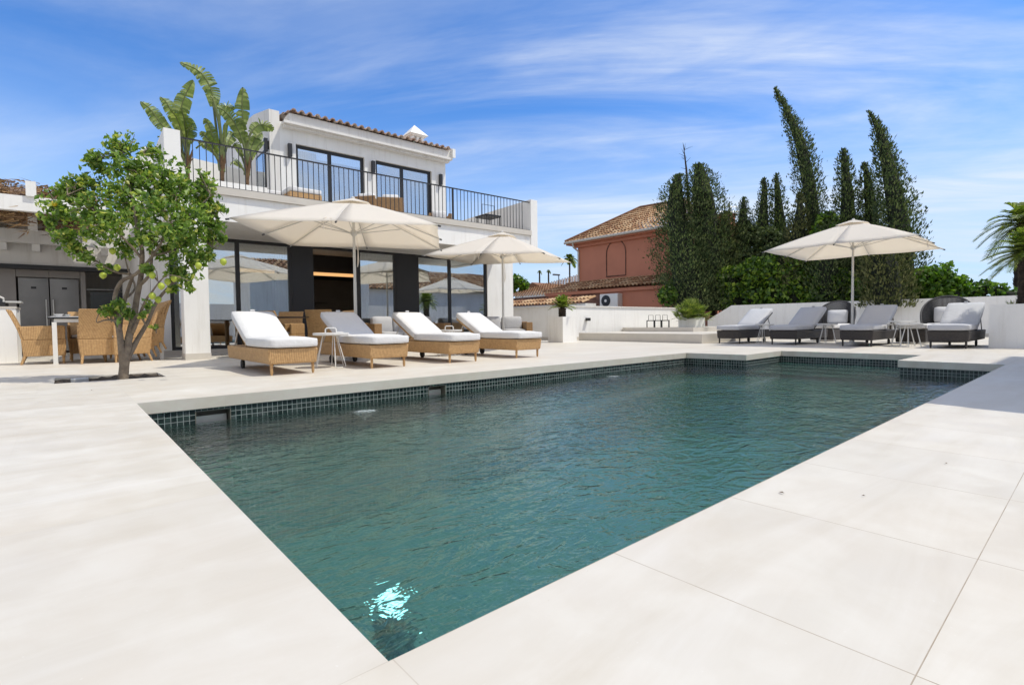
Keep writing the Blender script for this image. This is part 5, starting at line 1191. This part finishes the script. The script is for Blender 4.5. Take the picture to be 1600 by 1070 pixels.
# ================================================================ CYPRESSES, HEDGES
def cypress(label, prof, D, dens=1.0, mat='lf_cyp', dead=None, lsize=.115, name='cypress_tree', group='cypresses behind the white walls', base_z=-2):
    """prof: list of (px, py, half width px) from the top down"""
    pl_ = lambda px, py: (onx(px,py,D+1.4) if px > 1100 else onx(px,py,D+.9))
    C = []
    for px,py,hw in prof:
        q = pl_(px,py); dd = q.x*-RN[0,2]+q.y*-RN[1,2]; C.append((q, hw*(1.0 if hw > 29 else 1.08)/808.5*dd))
    b = C[-1][0].copy(); b.z = base_z; t = thing(name, label, 'cypress', b, 0, group)
    pts = []; nrm = []
    for i in range(len(C)-1):
        (p0_,r0_),(p1_,r1_) = C[i], C[i+1]; L_ = (p1_-p0_).length; n_ = int(L_*(r0_+r1_)/2*2*PI*300*dens)+8
        u = rng.random(n_); a = rng.random(n_)*2*PI; c = np.array(p0_)[None]*(1-u)[:,None]+np.array(p1_)[None]*u[:,None]
        r = r0_*(1-u)+r1_*u
        lump = np.array([1+.50*mnoise.noise(Vector((math.cos(a[k])*2.2, math.sin(a[k])*2.2, c[k,2]*1.9+i)))+.16*mnoise.noise(Vector((math.cos(a[k])*6, math.sin(a[k])*6, c[k,2]*5))) for k in range(n_)])
        rr = r*lump*(.55+.50*rng.random(n_)**.7)*np.where(rng.random(n_) < .05, 1.25, 1)
        o = np.stack([np.cos(a),np.sin(a),np.zeros(n_)],1); pts.append(c+o*rr[:,None]-np.array(b)); nrm.append(o)
    pts = np.concatenate(pts); nrm = np.concatenate(nrm); n_ = len(pts)
    s = lsize*(.6+.8*rng.random(n_)); ax_ = np.stack([nrm[:,0]*.55, nrm[:,1]*.55, np.ones(n_)*.9],1)+rng.normal(size=(n_,3))*.32; ax_ /= np.linalg.norm(ax_,axis=1)[:,None]
    sd = np.cross(ax_, nrm+rng.normal(size=(n_,3))*.5); sd /= np.linalg.norm(sd,axis=1)[:,None]
    s_ = s[:,None]; q = rng.normal(size=(n_,3))*.25
    V = np.stack([pts-ax_*s_*.5, pts+sd*s_*.2, pts+ax_*s_*.5+q*s_*.3, pts-sd*s_*.2],1).reshape(-1,3); i = np.arange(n_)*4
    obj('foliage', (V.tolist(),[],np.stack([i,i+1,i+2,i+3],1).tolist()), mat, t)
    core = MB().tube([Vector((0,0,0))]+[c-b-Vector((0,0,.0)) for c,_ in C[::-1]], [.16]+[max(.015,min(.13,r*.3)) for _,r in C[::-1]], 7); obj('trunk', core, 'barkd', t)
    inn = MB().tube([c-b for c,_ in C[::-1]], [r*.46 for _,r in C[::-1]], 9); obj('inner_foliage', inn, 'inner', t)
    return t
cypress('broad bushy cypress with dense twin tops beside the salmon house, left half', [(1061,272,6),(1057,290,17),(1056,315,25),(1058,345,31),(1064,380,40),(1070,415,46),(1076,450,46),(1082,485,42)], 20.5)
cypress('broad bushy cypress with dense twin tops, right half with the rounded higher top', [(1092,256,7),(1094,272,19),(1098,300,30),(1102,335,36),(1106,370,40),(1110,410,44),(1112,450,44),(1114,485,42)], 21)
dd_ = onx(1075,300,22.0); ds = thing('dead_branch', 'bare dead spike standing above the bushy cypress', 'branch', dd_)
q_ = onx(1068,228,22.0)-dd_; m = MB().tube([Vector((.1,0,-1.0)),Vector((0,0,0)),q_*.5+Vector((.05,0,0)),q_],[.07,.05,.045,.012],6)
for k in range(26): u = random.uniform(.1,1); p = q_*u; m.tube([p,p+Vector((random.uniform(-.3,.3),random.uniform(-.3,.3),random.uniform(.05,.3)))],[.014,.004],4,cap=False)
obj('twigs', m, 'barkd', ds)
cypress('thin ragged cypress top right of the antenna', [(1162,308,3),(1162,325,8),(1160,350,15),(1156,380,22),(1152,420,26),(1150,475,28)], 22)
cypress('ragged narrow cypress, left of the close pair', [(1194,278,3),(1195,295,8),(1193,320,11),(1192,345,16),(1190,380,24),(1190,430,28),(1190,475,28)], 22.5, .8)
cypress('ragged narrow cypress, right of the close pair', [(1213,271,3),(1214,290,8),(1216,315,11),(1218,345,16),(1220,380,24),(1220,430,28),(1220,475,28)], 23, .8)
cypress('tallest cypress, its bent tip leaning left', [(1211,137,2),(1216,150,6),(1224,162,5),(1232,180,9),(1241,200,12),(1250,222,15),(1256,250,17),(1262,280,18),(1267,310,19),(1270,335,19),(1271,380,20),(1272,430,22),(1272,475,24)], 22)
cypress('straight medium cypress in the middle of the row', [(1318,232,3),(1319,248,9),(1321,275,12),(1324,300,17),(1324,330,20),(1325,370,24),(1325,420,26),(1325,475,28)], 22)
cypress('short narrow cypress touching the tall one on the right', [(1351,254,3),(1354,272,9),(1358,300,13),(1361,330,18),(1362,380,22),(1362,475,26)], 22.6)
cypress('tall full cypress at the right end of the row, tip curling left', [(1356,173,2),(1364,184,5),(1374,205,10),(1381,230,14),(1388,260,19),(1394,290,22),(1400,320,26),(1404,350,30),(1406,385,33),(1408,420,36),(1410,475,36)], 21.5)
cypress('dull olive cypress shrub between the pair and the tallest one', [(1250,300,3),(1250,325,10),(1248,350,16),(1246,400,26),(1246,475,30)], 21, .9, 'lf_cypd')
cypress('brownish dry cypress shrub behind the ivy near the antenna', [(1135,330,4),(1134,350,14),(1132,390,22),(1132,475,28)], 21.4, .9, 'lf_cypd')
cypress('dark cypress shrub behind the canopy of the right parasol', [(1296,330,6),(1296,350,14),(1294,380,24),(1294,430,30),(1294,475,32)], 20.6, .9)
cypress('low rounded cypress shrub right of the right parasol pole', [(1376,370,14),(1378,390,30),(1382,420,40),(1386,450,42),(1388,480,40)], 19.6, 1.1, 'lf_cypd')
def bush(name, label, bl, D, mat, size, dens, group, cat='hedge', asp=.8, keepn=-.25, nf=2.2):
    bp = lambda px, py, dd: dep(px,py,D+dd) if D > 30 else (ony(px,py,12.75+dd) if px < 1125 else onx(px,py,22.0+dd)); c0_ = bp(bl[0][0],480,0); c0_.z = -2; dpt = lambda q: q.x*-RN[0,2]+q.y*-RN[1,2];  t = thing(name, label, cat, c0_, 0, group); P = []
    for (px,py,r,dd) in bl:
        c = bp(px,py,dd)-c0_; rr = r/808.5*dpt(bp(px,py,dd)); P.append(blobpts(c, rr, int(dens*rr*rr*15), .5))
    P = np.concatenate(P); keep = np.array([mnoise.noise(Vector(p)*nf) > keepn for p in P]); P = P[keep]
    obj('foliage', leaves(P, size, asp, .3, jit=.7, droop=.3), mat, t)
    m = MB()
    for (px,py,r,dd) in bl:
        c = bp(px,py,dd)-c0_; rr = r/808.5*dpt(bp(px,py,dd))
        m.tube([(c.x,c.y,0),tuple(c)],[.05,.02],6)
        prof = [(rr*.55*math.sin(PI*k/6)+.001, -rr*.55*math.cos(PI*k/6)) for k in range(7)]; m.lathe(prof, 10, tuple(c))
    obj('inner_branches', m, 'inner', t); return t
G1 = [(1044,462,16,0),(1062,452,22,.2),(1090,455,26,0),(1075,478,20,0),(1120,450,28,.3),(1145,440,26,.2),(1150,470,24,0),(1180,430,30,.2),(1182,465,26,0)]
G2 = [(1212,420,30,.3),(1214,462,28,0),(1246,425,28,.3),(1246,465,26,0),(1280,430,28,.3),(1282,465,24,0),(1314,445,26,.2),(1345,452,24,.2),(1316,475,20,0),(1372,462,20,.1),(1402,465,20,.1),(1432,466,18,0)]
bush('ivy_hedge', 'dense dark green ivy hedge right of the salmon house, left of the loungers', G1, 18.9, 'lf_ivy', .17, 150, 'green hedges above the walls')
bush('ivy_hedge', 'dense green ivy hedge over the shaded wall, behind the parasol pole', G2, 18.4, 'lf_ivy', .17, 150, 'green hedges above the walls')
bush('cypress_hedge', 'dark dense mass of low cypress shrubs filling the row behind the ivy', [(1140,400,24,1.2),(1165,370,22,1.5),(1165,410,26,1.2),(1200,375,22,1.5),(1205,405,26,1.2),(1240,380,22,1.2),(1240,410,24,1.2),(1275,400,22,1.4),(1300,395,24,1.4),(1330,400,24,1.4),(1345,380,18,1.5),(1360,420,24,1.2),(1400,425,24,1.2),(1125,430,22,1.2)], 20, 'lf_cyp', .15, 230, 'green hedges above the walls')
bush('ivy_hedge', 'leafy green climber high between the tallest and the straight cypress', [(1292,345,16,0),(1285,365,18,0),(1305,360,16,0)], 21.2, 'lf_ivy', .17, 150, 'green hedges above the walls')
bush('leafy_bush', 'bright green rounded bush right of the cypresses', [(1450,438,22,0),(1475,432,24,.2),(1430,455,20,0),(1495,445,18,.2),(1462,462,22,0),(1492,464,18,0)], 19, 'lf_bush', .17, 130, 'bright bushes above the boundary wall', 'bush')
bush('leafy_bush', 'lower bright green bush reaching to the palm trunk', [(1520,456,14,0),(1540,452,15,.2),(1560,456,15,0),(1578,462,13,0),(1510,466,12,0),(1600,460,16,.3)], 18.5, 'lf_bush', .15, 140, 'bright bushes above the boundary wall', 'bush')
bush('distant_tree', 'distant round green tree between the villa and the tiled roof', [(806,440,12,0),(816,446,12,0),(800,450,10,0)], 42, 'lf_bush', .30, 40, 'distant trees', 'tree')
# small succulents in the big planter, and a few dry leaves on the deck
t = thing('small_agave', 'small spiky plant at the foot of the palm in the big planter', 'plant', (13.55,1.2,.78)); vs = []; fs = []
for k in range(26):
    a = k*2.4; e = Vector((math.cos(a),math.sin(a),random.uniform(.5,1.6))).normalized()*.16; s = Vector((-math.sin(a),math.cos(a),0))*.012; i = len(vs); vs += [tuple(-s),tuple(s),tuple(e)]; fs.append((i,i+1,i+2))
obj('leaves', (vs,[],fs), 'lf_palm', t)
random.seed(5)
DL = [(1478,725,.015),(1221,771,.02),(152,1043,.012),(1440,741,.012),(1349,776,.01),(762,858,.01),(143,610,.018),(1500,700,.012),(1563,592,.02),(1536,597,.018),(1580,603,.02),(310,588,.014),(318,592,.012),(1583,714,.010),(300,905,.008)]
for i, (px,py,s) in enumerate([DL[i] for i in (0,1,4,6)]):
    p = gp(px,py); s *= .55; a = random.uniform(0,6); t = thing('dry_leaf', 'small dry leaf lying on the pale paving', 'leaf', (p.x,p.y,.003), a, 'dry leaves on the paving')
    obj('leaf_blade', MB().add([(-s,0,0),(0,s*.4,.004),(s,0,.002),(0,-s*.4,.003)],[(0,1,2),(0,2,3)]), 'stalkbrown', t)
